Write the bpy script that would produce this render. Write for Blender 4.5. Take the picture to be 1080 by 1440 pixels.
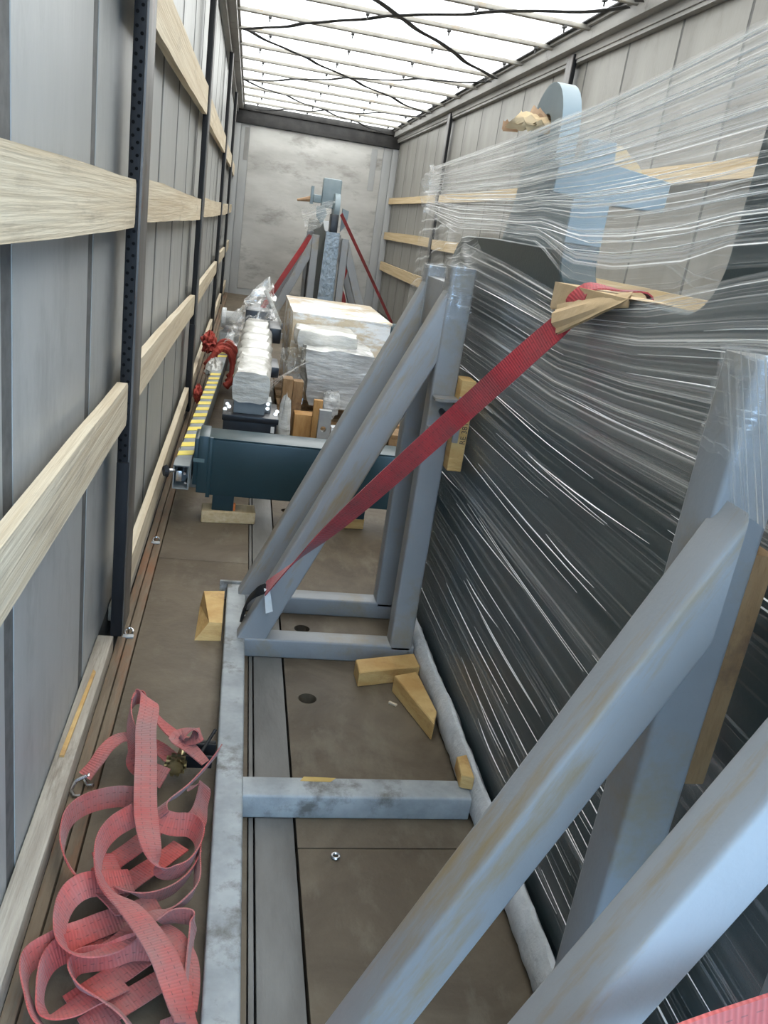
import bpy, bmesh, math, random
from mathutils import Vector, Matrix, noise

random.seed(7)
scn = bpy.context.scene
for o in list(bpy.data.objects):
    bpy.data.objects.remove(o)
COL = scn.collection

# ------------------------------------------------------------------ camera
cam_d = bpy.data.cameras.new('camera')
cam_d.sensor_fit = 'VERTICAL'
cam_d.sensor_height = 24.0
cam_d.sensor_width = 18.0
cam_d.lens = 1145.4 / 1440.0 * 24.0
cam_d.clip_start = 0.02
cam_d.clip_end = 200
cam = bpy.data.objects.new('camera', cam_d)
COL.objects.link(cam)
scn.camera = cam
YAW, PIT, ROL = 0.203968, -0.329948, 0.151145
fw = Vector((math.sin(YAW) * math.cos(PIT), math.cos(YAW) * math.cos(PIT), math.sin(PIT)))
rt = Vector((math.cos(YAW), -math.sin(YAW), 0))
up = rt.cross(fw)
r2 = math.cos(ROL) * rt + math.sin(ROL) * up
u2 = -math.sin(ROL) * rt + math.cos(ROL) * up
cm = Matrix(((r2.x, u2.x, -fw.x, 0.33), (r2.y, u2.y, -fw.y, 0.0), (r2.z, u2.z, -fw.z, 1.27), (0, 0, 0, 1)))
cam.matrix_world = cm

# ------------------------------------------------------------------ sky and exposure
world = bpy.data.worlds.new('overcast_sky')
scn.world = world
world.use_nodes = True
bg = world.node_tree.nodes['Background']
wnt = world.node_tree
wtc = wnt.nodes.new('ShaderNodeTexCoord')
wsp = wnt.nodes.new('ShaderNodeSeparateXYZ')
wnt.links.new(wtc.outputs['Generated'], wsp.inputs[0])
wrp = wnt.nodes.new('ShaderNodeValToRGB')      # plain overcast dome: brighter towards the zenith
wrp.color_ramp.elements[0].color = (0.42, 0.66, 0.96, 1)
wrp.color_ramp.elements[1].color = (0.70, 1.13, 1.67, 1)
wnt.links.new(wsp.outputs['Z'], wrp.inputs['Fac'])
wnt.links.new(wrp.outputs['Color'], bg.inputs['Color'])
bg.inputs['Strength'].default_value = 3.4
vs = scn.view_settings
vs.view_transform = 'Standard'
vs.look = 'None'
vs.gamma = 1.0
vs.use_curve_mapping = False
vs.exposure = 1.12

# ------------------------------------------------------------------ materials
MATS = {}

def nodes_of(name):
    m = bpy.data.materials.new(name)
    m.use_nodes = True
    nt = m.node_tree
    nt.nodes.clear()
    return m, nt

def N(nt, t, **kw):
    n = nt.nodes.new(t)
    for k, v in kw.items():
        setattr(n, k, v)
    return n

def noise_node(nt, scale, stretch=(1, 1, 1), detail=4, coord='Object', rough=0.55, dist=0.0, rot=None):
    tc = N(nt, 'ShaderNodeTexCoord')
    mp = N(nt, 'ShaderNodeMapping')
    mp.inputs['Scale'].default_value = stretch
    if rot is not None:
        mp.vector_type = 'TEXTURE'
        mp.inputs['Rotation'].default_value = (0, rot, 0)
        mp.inputs['Scale'].default_value = tuple(1 / q for q in stretch)
    nt.links.new(tc.outputs[coord], mp.inputs['Vector'])
    no = N(nt, 'ShaderNodeTexNoise')
    no.inputs['Scale'].default_value = scale
    no.inputs['Detail'].default_value = detail
    no.inputs['Roughness'].default_value = rough
    no.inputs['Distortion'].default_value = dist
    nt.links.new(mp.outputs['Vector'], no.inputs['Vector'])
    return no.outputs['Fac']

def ramp(nt, fac, stops):
    r = N(nt, 'ShaderNodeValToRGB')
    el = r.color_ramp.elements
    while len(el) < len(stops):
        el.new(0.5)
    for e, (p, c) in zip(el, stops):
        e.position = p
        e.color = c if len(c) == 4 else (*c, 1)
    nt.links.new(fac, r.inputs['Fac'])
    return r.outputs['Color']

def mixc(nt, fac, a, b, mode='MIX'):
    m = N(nt, 'ShaderNodeMix', data_type='RGBA', blend_type=mode)
    if isinstance(fac, float):
        m.inputs[0].default_value = fac
    else:
        nt.links.new(fac, m.inputs[0])
    for i, c in ((6, a), (7, b)):
        if isinstance(c, tuple):
            m.inputs[i].default_value = c if len(c) == 4 else (*c, 1)
        else:
            nt.links.new(c, m.inputs[i])
    return m.outputs[2]

def pm(name, c1, c2, scale=6, stretch=(1, 1, 1), rough=0.6, metal=0.0, bump=0.0, bscale=None, spots=None, spot_scale=3, spot_pos=(0.58, 0.7),
       spot_stretch=(1, 1, 1), spec=0.5, lo=0.35, hi=0.65, dist=0.0, coord='Object', spot_rot=None):
    """two-tone noise surface with optional stains and fine relief"""
    if name in MATS:
        return MATS[name]
    m, nt = nodes_of(name)
    out = N(nt, 'ShaderNodeOutputMaterial')
    b = N(nt, 'ShaderNodeBsdfPrincipled')
    f = noise_node(nt, scale, stretch, 6, coord, 0.6, dist)
    col = ramp(nt, f, [(lo, c1), (hi, c2)])
    if spots:
        f2 = noise_node(nt, spot_scale, spot_stretch, 8, coord, 0.7, 0.0, spot_rot)
        k = ramp(nt, f2, [(spot_pos[0], (0, 0, 0)), (spot_pos[1], (1, 1, 1))])
        col = mixc(nt, k, col, spots)
    nt.links.new(col, b.inputs['Base Color'])
    b.inputs['Roughness'].default_value = rough
    b.inputs['Metallic'].default_value = metal
    b.inputs['Specular IOR Level'].default_value = spec
    if bump:
        bp = N(nt, 'ShaderNodeBump')
        bp.inputs['Strength'].default_value = bump
        bp.inputs['Distance'].default_value = 0.01
        nt.links.new(noise_node(nt, bscale or scale * 4, stretch, 5, coord), bp.inputs['Height'])
        nt.links.new(bp.outputs['Normal'], b.inputs['Normal'])
    nt.links.new(b.outputs['BSDF'], out.inputs['Surface'])
    MATS[name] = m
    return m

def film_mat(name, fine=110, broad=16, along=0.5, base=0.06, band=0.35, streak=0.75, tint=(0.9, 0.9, 0.88), rough=0.22, lo=0.53, hi=0.68, coord='UV'):
    """stretch film: clear sheet with white stretched folds running along U"""
    m, nt = nodes_of(name)
    out = N(nt, 'ShaderNodeOutputMaterial')
    f1 = noise_node(nt, 1.0, (along, fine, 1), 3, coord, 0.6)
    f2 = noise_node(nt, 1.0, (along * 0.8, broad, 3), 2, coord, 0.5)
    f3 = noise_node(nt, 1.0, (along * 2.5, fine * 0.45, 7), 2, coord, 0.5)
    def mul(a, b, op='MULTIPLY'):
        n = N(nt, 'ShaderNodeMath', operation=op)
        for i, v in ((0, a), (1, b)):
            if isinstance(v, (int, float)):
                n.inputs[i].default_value = v
            else:
                nt.links.new(v, n.inputs[i])
        return n.outputs[0]
    s1 = ramp(nt, f1, [(lo, (0, 0, 0)), (hi, (1, 1, 1))])
    s3 = ramp(nt, f3, [(lo + 0.03, (0, 0, 0)), (hi + 0.02, (1, 1, 1))])
    b2 = ramp(nt, f2, [(0.38, (0, 0, 0)), (0.68, (1, 1, 1))])
    a = mul(mul(s1, streak), mul(b2, 0.75, 'ADD'))
    a = mul(a, mul(s3, streak * 0.7), 'ADD')
    a = mul(a, mul(b2, band), 'ADD')
    a = mul(a, base, 'ADD')
    mn = N(nt, 'ShaderNodeMath', operation='MINIMUM')
    nt.links.new(a, mn.inputs[0])
    mn.inputs[1].default_value = 0.93
    tr = N(nt, 'ShaderNodeBsdfTransparent')
    df = N(nt, 'ShaderNodeBsdfDiffuse')
    df.inputs['Color'].default_value = (*tint, 1)
    tl = N(nt, 'ShaderNodeBsdfTranslucent')
    tl.inputs['Color'].default_value = (*tint, 1)
    gl = N(nt, 'ShaderNodeBsdfGlossy')
    gl.inputs['Roughness'].default_value = rough
    gl.inputs['Color'].default_value = (1, 1, 1, 1)
    bp = N(nt, 'ShaderNodeBump')
    bp.inputs['Strength'].default_value = 0.6
    bp.inputs['Distance'].default_value = 0.004
    nt.links.new(f1, bp.inputs['Height'])
    nt.links.new(bp.outputs['Normal'], gl.inputs['Normal'])
    m1 = N(nt, 'ShaderNodeMixShader')
    m1.inputs[0].default_value = 0.4
    nt.links.new(df.outputs[0], m1.inputs[1])
    nt.links.new(tl.outputs[0], m1.inputs[2])
    m2 = N(nt, 'ShaderNodeMixShader')
    m2.inputs[0].default_value = 0.45
    nt.links.new(m1.outputs[0], m2.inputs[1])
    nt.links.new(gl.outputs[0], m2.inputs[2])
    m3 = N(nt, 'ShaderNodeMixShader')
    nt.links.new(mn.outputs[0], m3.inputs[0])
    nt.links.new(tr.outputs[0], m3.inputs[1])
    nt.links.new(m2.outputs[0], m3.inputs[2])
    nt.links.new(m3.outputs[0], out.inputs['Surface'])
    MATS[name] = m
    return m

def tarp_mat(name, col):
    m, nt = nodes_of(name)
    out = N(nt, 'ShaderNodeOutputMaterial')
    tl = N(nt, 'ShaderNodeBsdfTranslucent')
    tl.inputs['Color'].default_value = (*col, 1)
    df = N(nt, 'ShaderNodeBsdfDiffuse')
    df.inputs['Color'].default_value = (0.8, 0.8, 0.78, 1)
    mx = N(nt, 'ShaderNodeMixShader')
    mx.inputs[0].default_value = 0.12
    nt.links.new(tl.outputs[0], mx.inputs[1])
    nt.links.new(df.outputs[0], mx.inputs[2])
    nt.links.new(mx.outputs[0], out.inputs['Surface'])
    MATS[name] = m
    return m

def web_mat(name, c1, c2, dirt):
    """woven polyester webbing: U runs along, V across (0..1)"""
    m, nt = nodes_of(name)
    out = N(nt, 'ShaderNodeOutputMaterial')
    b = N(nt, 'ShaderNodeBsdfPrincipled')
    tc = N(nt, 'ShaderNodeTexCoord')
    mp = N(nt, 'ShaderNodeMapping')
    mp.inputs['Scale'].default_value = (1, 0.05, 1)
    nt.links.new(tc.outputs['UV'], mp.inputs['Vector'])
    wv = N(nt, 'ShaderNodeTexWave', wave_type='BANDS', bands_direction='X')
    wv.inputs['Scale'].default_value = 55
    wv.inputs['Distortion'].default_value = 0.4
    nt.links.new(mp.outputs['Vector'], wv.inputs['Vector'])
    f = noise_node(nt, 9, (1, 1, 1), 5)
    base = ramp(nt, f, [(0.35, c1), (0.65, c2)])
    rib = ramp(nt, wv.outputs['Fac'], [(0.0, (0.84, 0.84, 0.84)), (0.6, (1, 1, 1))])
    base = mixc(nt, 1.0, base, rib, 'MULTIPLY')
    f2 = noise_node(nt, 5, (1, 1, 1), 8, 'Object', 0.7)
    k = ramp(nt, f2, [(0.42, (0, 0, 0)), (0.66, (0.85, 0.85, 0.85))])
    base = mixc(nt, k, base, dirt)
    # two lines of dark stitching
    sp = N(nt, 'ShaderNodeSeparateXYZ')
    nt.links.new(tc.outputs['UV'], sp.inputs[0])
    st = N(nt, 'ShaderNodeMath', operation='PINGPONG')
    nt.links.new(sp.outputs['Y'], st.inputs[0])
    st.inputs[1].default_value = 0.5
    cmpn = N(nt, 'ShaderNodeMath', operation='COMPARE')
    nt.links.new(st.outputs[0], cmpn.inputs[0])
    cmpn.inputs[1].default_value = 0.30
    cmpn.inputs[2].default_value = 0.018
    da = N(nt, 'ShaderNodeMath', operation='FRACT')
    dm = N(nt, 'ShaderNodeMath', operation='MULTIPLY')
    nt.links.new(sp.outputs['X'], dm.inputs[0])
    dm.inputs[1].default_value = 75
    nt.links.new(dm.outputs[0], da.inputs[0])
    lt = N(nt, 'ShaderNodeMath', operation='LESS_THAN')
    nt.links.new(da.outputs[0], lt.inputs[0])
    lt.inputs[1].default_value = 0.45
    mm = N(nt, 'ShaderNodeMath', operation='MULTIPLY')
    nt.links.new(cmpn.outputs[0], mm.inputs[0])
    nt.links.new(lt.outputs[0], mm.inputs[1])
    m3 = N(nt, 'ShaderNodeMath', operation='MULTIPLY')
    nt.links.new(mm.outputs[0], m3.inputs[0])
    m3.inputs[1].default_value = 0.55
    base = mixc(nt, m3.outputs[0], base, (0.05, 0.02, 0.02))
    bp = N(nt, 'ShaderNodeBump')
    bp.inputs['Strength'].default_value = 0.35
    bp.inputs['Distance'].default_value = 0.002
    nt.links.new(wv.outputs['Fac'], bp.inputs['Height'])
    nt.links.new(bp.outputs['Normal'], b.inputs['Normal'])
    nt.links.new(base, b.inputs['Base Color'])
    b.inputs['Roughness'].default_value = 0.75
    b.inputs['Sheen Weight'].default_value = 0.2
    nt.links.new(b.outputs[0], out.inputs['Surface'])
    MATS[name] = m
    return m

TARP = tarp_mat('roof_tarpaulin', (0.98, 0.63, 0.425))  # warm tint put in to turn the blue skylight neutral below the roof
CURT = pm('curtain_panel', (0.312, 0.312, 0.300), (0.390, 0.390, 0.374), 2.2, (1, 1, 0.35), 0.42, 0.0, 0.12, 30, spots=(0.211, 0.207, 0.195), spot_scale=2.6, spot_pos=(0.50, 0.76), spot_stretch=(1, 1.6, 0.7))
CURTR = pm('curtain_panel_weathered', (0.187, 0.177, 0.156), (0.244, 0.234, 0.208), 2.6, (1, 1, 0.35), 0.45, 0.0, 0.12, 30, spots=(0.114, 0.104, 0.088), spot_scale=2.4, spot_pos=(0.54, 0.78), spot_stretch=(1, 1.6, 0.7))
SEAM = pm('curtain_strap', (0.075, 0.074, 0.07), (0.12, 0.118, 0.112), 30, (1, 1, 1), 0.7)
BULK = pm('bulkhead_aluminium', (0.381, 0.367, 0.340), (0.544, 0.530, 0.496), 1.6, (0.6, 1, 1.6), 0.45, 0.0, 0.15, 18, spots=(0.184, 0.170, 0.150), spot_scale=2.3, spot_pos=(0.53, 0.74), spot_stretch=(0.6, 1, 1.5))
BULK2 = pm('bulkhead_edge_metal', (0.312, 0.312, 0.305), (0.390, 0.390, 0.377), 3, (1, 1, 0.3), 0.5)
DARKST = pm('dark_steel', (0.020, 0.018, 0.017), (0.042, 0.039, 0.036), 8, (1, 1, 1), 0.5, 0.0, 0.2, 40)
RAIL = pm('top_rail_metal', (0.210, 0.203, 0.189), (0.294, 0.280, 0.259), 4, (1, 0.3, 1), 0.5, 0.0, 0.1, 30, spots=(0.084, 0.077, 0.070), spot_scale=5, spot_pos=(0.6, 0.72))
POST = pm('post_black_paint', (0.008, 0.008, 0.009), (0.018, 0.018, 0.019), 10, (1, 1, 0.3), 0.55, 0, 0.1, 40, spec=0.2)
POSTE = pm('post_worn_edge', (0.055, 0.05, 0.046), (0.15, 0.14, 0.13), 12, (1, 1, 0.15), 0.45, 0.0, 0.2, 40, spots=(0.10, 0.05, 0.03), spot_scale=9, spot_pos=(0.58, 0.68))
HOLE = pm('painted_hole_dark', (0.006, 0.006, 0.006), (0.012, 0.012, 0.012), 5, rough=0.9, spec=0.0)  # near-black colour painting the shade inside the post holes
LATH = pm('pale_weathered_wood', (0.480, 0.384, 0.256), (0.608, 0.528, 0.392), 11, (4, 0.10, 5), 0.75, 0, 0.3, 26, spots=(0.304, 0.248, 0.176), spot_scale=4, spot_pos=(0.56, 0.76), spot_stretch=(2, 0.5, 3))
LATHR = pm('honey_wood', (0.476, 0.344, 0.180), (0.590, 0.459, 0.279), 11, (4, 0.10, 5), 0.75, 0, 0.3, 20)
WOOD = pm('pine_block_wood', (0.47, 0.27, 0.085), (0.62, 0.42, 0.17), 7, (1.2, 1.2, 4), 0.7, 0, 0.35, 30, spots=(0.29, 0.15, 0.06), spot_scale=6, spot_pos=(0.56, 0.72))
WOODD = pm('brown_wood', (0.19, 0.105, 0.042), (0.28, 0.17, 0.078), 8, (4, 4, 1), 0.7, 0, 0.3, 30, spots=(0.10, 0.055, 0.03), spot_scale=7, spot_pos=(0.54, 0.7))
WOODO = pm('orange_stained_wood', (0.34, 0.17, 0.05), (0.44, 0.25, 0.09), 8, (4, 4, 1), 0.7, 0, 0.3, 30)
LEDGE = pm('dirty_ledge_wood', (0.105, 0.072, 0.042), (0.185, 0.135, 0.085), 6, (4, 0.4, 1), 0.75, 0, 0.3, 25, spots=(0.19, 0.075, 0.028), spot_scale=4, spot_pos=(0.48, 0.68), spot_stretch=(3, 0.5, 1))
BASEW = pm('worn_base_board_wood', (0.288, 0.245, 0.194), (0.418, 0.367, 0.295), 8, (5, 0.5, 5), 0.8, 0, 0.4, 25, spots=(0.158, 0.122, 0.086), spot_scale=5, spot_pos=(0.55, 0.72), spot_stretch=(3, 0.6, 3))
FLOOR = pm('trodden_plywood', (0.084, 0.061, 0.038), (0.138, 0.106, 0.069), 3.2, (1, 1, 1), 0.62, 0, 0.25, 40, spots=(0.17, 0.142, 0.10), spot_scale=3.2, spot_pos=(0.52, 0.72), spot_stretch=(2.2, 1.0, 1), dist=1.5)
FSTRIP = pm('floor_steel_strip', (0.108, 0.101, 0.090), (0.173, 0.166, 0.151), 5, (2, 0.5, 1), 0.5, 0, 0.15, 40)
GREY = pm('stand_grey_paint', (0.228, 0.234, 0.240), (0.258, 0.264, 0.270), 5, (1, 1, 1), 0.45, 0, 0.06, 90, spots=(0.25, 0.205, 0.14), spot_scale=4, spot_pos=(0.52, 0.70))
GREYB = pm('stand_brace_paint', (0.255, 0.258, 0.260), (0.285, 0.288, 0.290), 5, (1, 1, 1), 0.45, 0, 0.06, 90, spots=(0.27, 0.20, 0.11), spot_scale=16, spot_pos=(0.52, 0.68), spot_stretch=(0.14, 1, 1), spot_rot=math.radians(-65.8))
GREYD = pm('stand_rail_dusty_paint', (0.238, 0.251, 0.254), (0.363, 0.376, 0.373), 12, (1, 1, 1), 0.6, 0, 0.1, 60, spots=(0.132, 0.125, 0.112), spot_scale=9, spot_pos=(0.54, 0.68))
RUST = pm('rusty_smear', (0.42, 0.27, 0.06), (0.52, 0.36, 0.12), 20, rough=0.7)
TEAL = pm('dark_teal_paint', (0.022, 0.040, 0.044), (0.032, 0.053, 0.057), 4, rough=0.35, bump=0.05, bscale=120)
TEALB = pm('teal_beam_paint', (0.013, 0.036, 0.043), (0.019, 0.046, 0.054), 5, rough=0.32, bump=0.04, bscale=120)
TEALT = pm('pale_teal_edge', (0.085, 0.135, 0.14), (0.125, 0.18, 0.182), 9, rough=0.4)
EYEG = pm('machine_grey_blue_paint', (0.165, 0.215, 0.235), (0.205, 0.255, 0.275), 7, rough=0.45)
BLACK = pm('black_casting', (0.010, 0.011, 0.014), (0.022, 0.023, 0.028), 10, rough=0.35)
CHROME = pm('bright_screw_metal', (0.55, 0.55, 0.55), (0.75, 0.75, 0.75), 20, rough=0.25, metal=1.0)
STEEL = pm('machined_grey_steel', (0.28, 0.28, 0.27), (0.38, 0.38, 0.37), 9, rough=0.4, metal=0.2)
YEL = pm('hazard_yellow', (0.78, 0.60, 0.07), (0.86, 0.69, 0.12), 9, rough=0.5)
RAILG = pm('striped_rail_grey', (0.20, 0.215, 0.215), (0.27, 0.285, 0.285), 9, rough=0.5)
CARD = pm('tan_cardboard', (0.527, 0.365, 0.196), (0.629, 0.468, 0.281), 6, rough=0.8, bump=0.2, bscale=40)
CARDD = pm('brown_cardboard', (0.30, 0.18, 0.10), (0.45, 0.29, 0.17), 9, rough=0.8, bump=0.3, bscale=50)
FOAM = pm('white_foam_sheet', (0.510, 0.518, 0.518), (0.629, 0.637, 0.637), 14, (1, 1, 1), 0.35, 0, 0.5, 60)
WRAP = pm('white_wrapped_bundle', (0.42, 0.405, 0.365), (0.62, 0.605, 0.56), 7, (1, 1, 3), 0.25, 0, 0.6, 16)
WRAPG = pm('grey_wrapped_bundle', (0.34, 0.335, 0.32), (0.66, 0.65, 0.62), 5, (1, 1, 5), 0.22, 0, 0.7, 12, spots=(0.80, 0.79, 0.76), spot_scale=6, spot_pos=(0.54, 0.66), spot_stretch=(1, 1, 6))
WRAPC = pm('film_wrapped_carton', (0.594, 0.468, 0.306), (0.666, 0.549, 0.387), 4, (1, 1, 2), 0.25, 0, 0.4, 14, spots=(0.810, 0.801, 0.774), spot_scale=3.2, spot_pos=(0.46, 0.56), spot_stretch=(1, 1, 3.2))
WRAPB = pm('film_wrapped_machine_paint', (0.165, 0.205, 0.235), (0.235, 0.275, 0.305), 22, (1, 1, 0.7), 0.12, 0, 1.0, 26, spec=1.0)
RED = web_mat('faded_red_webbing', (0.40, 0.058, 0.048), (0.56, 0.11, 0.088), (0.26, 0.15, 0.135))
RED2 = web_mat('bright_red_webbing', (0.38, 0.022, 0.028), (0.52, 0.04, 0.045), (0.19, 0.05, 0.045))
REDS = pm('red_sling_cloth', (0.26, 0.03, 0.02), (0.46, 0.07, 0.045), 16, rough=0.8, bump=0.4, bscale=60)
WHITEP = pm('white_tag_paper', (0.62, 0.61, 0.58), (0.74, 0.73, 0.70), 20, rough=0.6)
BRASS = pm('worn_yellow_zinc', (0.42, 0.34, 0.16), (0.60, 0.52, 0.30), 20, rough=0.3, metal=0.9)
BELT = pm('roof_belt_black', (0.03, 0.03, 0.032), (0.06, 0.06, 0.062), 12, rough=0.7)
BOW = pm('roof_bow_aluminium', (0.26, 0.24, 0.21), (0.36, 0.34, 0.30), 9, rough=0.4, metal=0.2, spots=(0.30, 0.24, 0.17), spot_scale=8, spot_pos=(0.58, 0.7))
GROUND = pm('yard_asphalt', (0.13, 0.13, 0.13), (0.19, 0.19, 0.185), 3, rough=0.9)
FILM_L = film_mat('stretch_film_side', 150, 17, 0.30, 0.02, 0.20, 0.55, (0.86, 0.86, 0.84), 0.2, 0.55, 0.74)
FILM_U = film_mat('stretch_film_fan', 110, 12, 0.28, 0.06, 0.24, 0.85, (0.92, 0.92, 0.90), 0.2, 0.53, 0.66)
FILM_W = film_mat('stretch_film_band', 140, 13, 0.25, 0.02, 0.26, 0.85, (0.92, 0.92, 0.90), 0.2, 0.54, 0.68)
FILM_B = film_mat('stretch_film_rear', 70, 9, 0.5, 0.02, 0.08, 0.5, (0.9, 0.9, 0.88), 0.2, 0.55, 0.72)
FILM_C = film_mat('crumpled_film', 9, 4, 6.0, 0.10, 0.22, 0.55, (0.88, 0.87, 0.84), 0.15, 0.53, 0.68)
FILM_P = film_mat('post_wrap_film', 22, 5, 5.0, 0.05, 0.10, 0.5, (0.85, 0.85, 0.84), 0.12, 0.56, 0.70)

# ------------------------------------------------------------------ mesh helpers
class MB:
    """collects shapes; build() links them as ONE mesh object"""
    def __init__(self):
        self.v, self.f, self.uv, self.mi = [], [], {}, {}
    def add(self, vs, fs, mi=0, uvs=None):
        o = len(self.v)
        self.v += [tuple(p) for p in vs]
        for k, f in enumerate(fs):
            if uvs:
                self.uv[len(self.f)] = uvs[k]
            if mi:
                self.mi[len(self.f)] = mi
            self.f.append(tuple(i + o for i in f))
        return self
    def box(self, x0, x1, y0, y1, z0, z1, bev=0.0, mi=0):
        if bev <= 0:
            vs = [(x, y, z) for z in (z0, z1) for y in (y0, y1) for x in (x0, x1)]
            return self.add(vs, [(0, 2, 3, 1), (4, 5, 7, 6), (0, 1, 5, 4), (2, 6, 7, 3), (0, 4, 6, 2), (1, 3, 7, 5)], mi)
        bm = bmesh.new()
        bmesh.ops.create_cube(bm, size=1)
        for v in bm.verts:
            v.co = Vector(((x0 + x1) / 2 + v.co.x * (x1 - x0), (y0 + y1) / 2 + v.co.y * (y1 - y0), (z0 + z1) / 2 + v.co.z * (z1 - z0)))
        bmesh.ops.bevel(bm, geom=bm.edges[:], offset=bev, segments=2, affect='EDGES', profile=0.6)
        return self.bm(bm, mi)
    def bm(self, bm, mi=0):
        bm.verts.index_update()
        self.add([v.co[:] for v in bm.verts], [[v.index for v in f.verts] for f in bm.faces], mi)
        bm.free()
        return self
    def sweep(self, rings, closed=True, cap=True, mi=0, loop=False):
        n = len(rings[0])
        vs = [p for r in rings for p in r]
        fs = []
        R = len(rings)
        for i in range(R if loop else R - 1):
            j = (i + 1) % R
            for k in range(n if closed else n - 1):
                k2 = (k + 1) % n
                fs.append((i * n + k, i * n + k2, j * n + k2, j * n + k))
        if cap and closed and not loop:
            fs.append(tuple(range(n - 1, -1, -1)))
            fs.append(tuple((R - 1) * n + k for k in range(n)))
        return self.add(vs, fs, mi)
    def bar(self, p0, p1, w, h, side=(0, 1, 0), r=0.006, cut0=None, cut1=None, mi=0):
        """square hollow-section bar with rounded edges; w along `side`, h across; optional cut planes (point, normal)"""
        p0, p1 = Vector(p0), Vector(p1)
        d = (p1 - p0).normalized()
        s = Vector(side)
        s = (s - d * s.dot(d)).normalized()
        t = d.cross(s).normalized()
        prof = []
        for sx, sy, a0 in ((1, 1, 0), (-1, 1, 90), (-1, -1, 180), (1, -1, 270)):
            for k in range(4):
                a = math.radians(a0 + k * 30)
                prof.append((sx * (w / 2 - r) + r * math.cos(a), sy * (h / 2 - r) + r * math.sin(a)))
        rings = []
        for p, cut in ((p0, cut0), (p1, cut1)):
            ring = []
            for a, b in prof:
                q = p + s * a + t * b
                if cut:
                    cp, cn = Vector(cut[0]), Vector(cut[1])
                    q = q + d * ((cp - q).dot(cn) / d.dot(cn))
                ring.append(q)
            rings.append(ring)
        return self.sweep(rings, mi=mi)
    def tube(self, pts, r, n=10, mi=0, cap=True):
        pts = [Vector(p) for p in pts]
        rings = []
        u = None
        for i, p in enumerate(pts):
            d = (pts[min(i + 1, len(pts) - 1)] - pts[max(i - 1, 0)]).normalized()
            if u is None:
                u = d.orthogonal().normalized()
            u = (u - d * u.dot(d)).normalized()
            w = d.cross(u)
            rr = r[i] if isinstance(r, (list, tuple)) else r
            rings.append([p + u * rr * math.cos(2 * math.pi * k / n) + w * rr * math.sin(2 * math.pi * k / n) for k in range(n)])
        return self.sweep(rings, cap=cap, mi=mi)
    def prism(self, poly, axis, a, b, mi=0, bev=0.0):
        """extrude a 2D outline along axis from a to b"""
        def P(q, c):
            return {'x': (c, q[0], q[1]), 'y': (q[0], c, q[1]), 'z': (q[0], q[1], c)}[axis]
        bm = bmesh.new()
        va = [bm.verts.new(P(q, a)) for q in poly]
        vb = [bm.verts.new(P(q, b)) for q in poly]
        n = len(poly)
        bm.faces.new(va)
        bm.faces.new(vb[::-1])
        for k in range(n):
            bm.faces.new((va[k], vb[k], vb[(k + 1) % n], va[(k + 1) % n]))
        bmesh.ops.recalc_face_normals(bm, faces=bm.faces[:])
        if bev:
            bmesh.ops.bevel(bm, geom=bm.edges[:], offset=bev, segments=1, affect='EDGES')
        return self.bm(bm, mi)
    def ribbon(self, path, width, thick=0.0025, sub=6, mi=0):
        """webbing along (x,y,z,tilt) points"""
        pts = smooth(path, sub)
        L = 0
        rows = []
        for i, p in enumerate(pts):
            a, b = Vector(pts[max(i - 1, 0)][:3]), Vector(pts[min(i + 1, len(pts) - 1)][:3])
            T = (b - a).normalized()
            upv = Vector((0, 0, 1))
            h = T.cross(upv)
            h = h.normalized() if h.length > 1e-4 else Vector((1, 0, 0))
            n0 = h.cross(T).normalized()
            t = math.radians(p[3])
            w = h * math.cos(t) + n0 * math.sin(t)
            nn = T.cross(w).normalized()
            c = Vector(p[:3])
            if i:
                L += (c - Vector(pts[i - 1][:3])).length
            rows.append((c, w, nn, L))
        vs, fs, uvs = [], [], []
        for c, w, nn, L in rows:
            for s, k in ((-1, 1), (0, 1), (1, 1), (1, -1), (0, -1), (-1, -1)):
                vs.append(c + w * s * width / 2 + nn * k * thick / 2)
        vv = [0, 0.5, 1, 1, 0.5, 0]
        for i in range(len(rows) - 1):
            for k in range(6):
                k2 = (k + 1) % 6
                fs.append((i * 6 + k, i * 6 + k2, i * 6 + 6 + k2, i * 6 + 6 + k))
                u0, u1 = rows[i][3], rows[i + 1][3]
                uvs.append(((u0, vv[k]), (u0, vv[k2]), (u1, vv[k2]), (u1, vv[k])))
        for base, rev in ((0, True), ((len(rows) - 1) * 6, False)):
            idx = [base + k for k in range(6)]
            fs.append(tuple(idx[::-1] if rev else idx))
            uvs.append(tuple((0.0, 0.1) for _ in range(6)))
        return self.add(vs, fs, mi, uvs)
    def grid(self, fn, nu, nv, us=1.0, vs_=1.0, mi=0):
        """surface fn(u,v) with UVs scaled by us, vs_"""
        vs, fs, uvs = [], [], []
        for i in range(nu + 1):
            for j in range(nv + 1):
                vs.append(fn(i / nu, j / nv))
        for i in range(nu):
            for j in range(nv):
                a = i * (nv + 1) + j
                fs.append((a, a + nv + 1, a + nv + 2, a + 1))
                uvs.append(((i / nu * us, j / nv * vs_), ((i + 1) / nu * us, j / nv * vs_), ((i + 1) / nu * us, (j + 1) / nv * vs_), (i / nu * us, (j + 1) / nv * vs_)))
        return self.add(vs, fs, mi, uvs)
    def mesh(self, name, off=(0, 0, 0)):
        me = bpy.data.meshes.new(name)
        me.from_pydata([(p[0] - off[0], p[1] - off[1], p[2] - off[2]) for p in self.v], [], self.f)
        if self.uv:
            ul = me.uv_layers.new(name='UVMap')
            for p in me.polygons:
                q = self.uv.get(p.index)
                if q:
                    for k, li in enumerate(p.loop_indices):
                        ul.data[li].uv = q[k % len(q)]
        for i, m in self.mi.items():
            me.polygons[i].material_index = m
        return me
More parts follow.
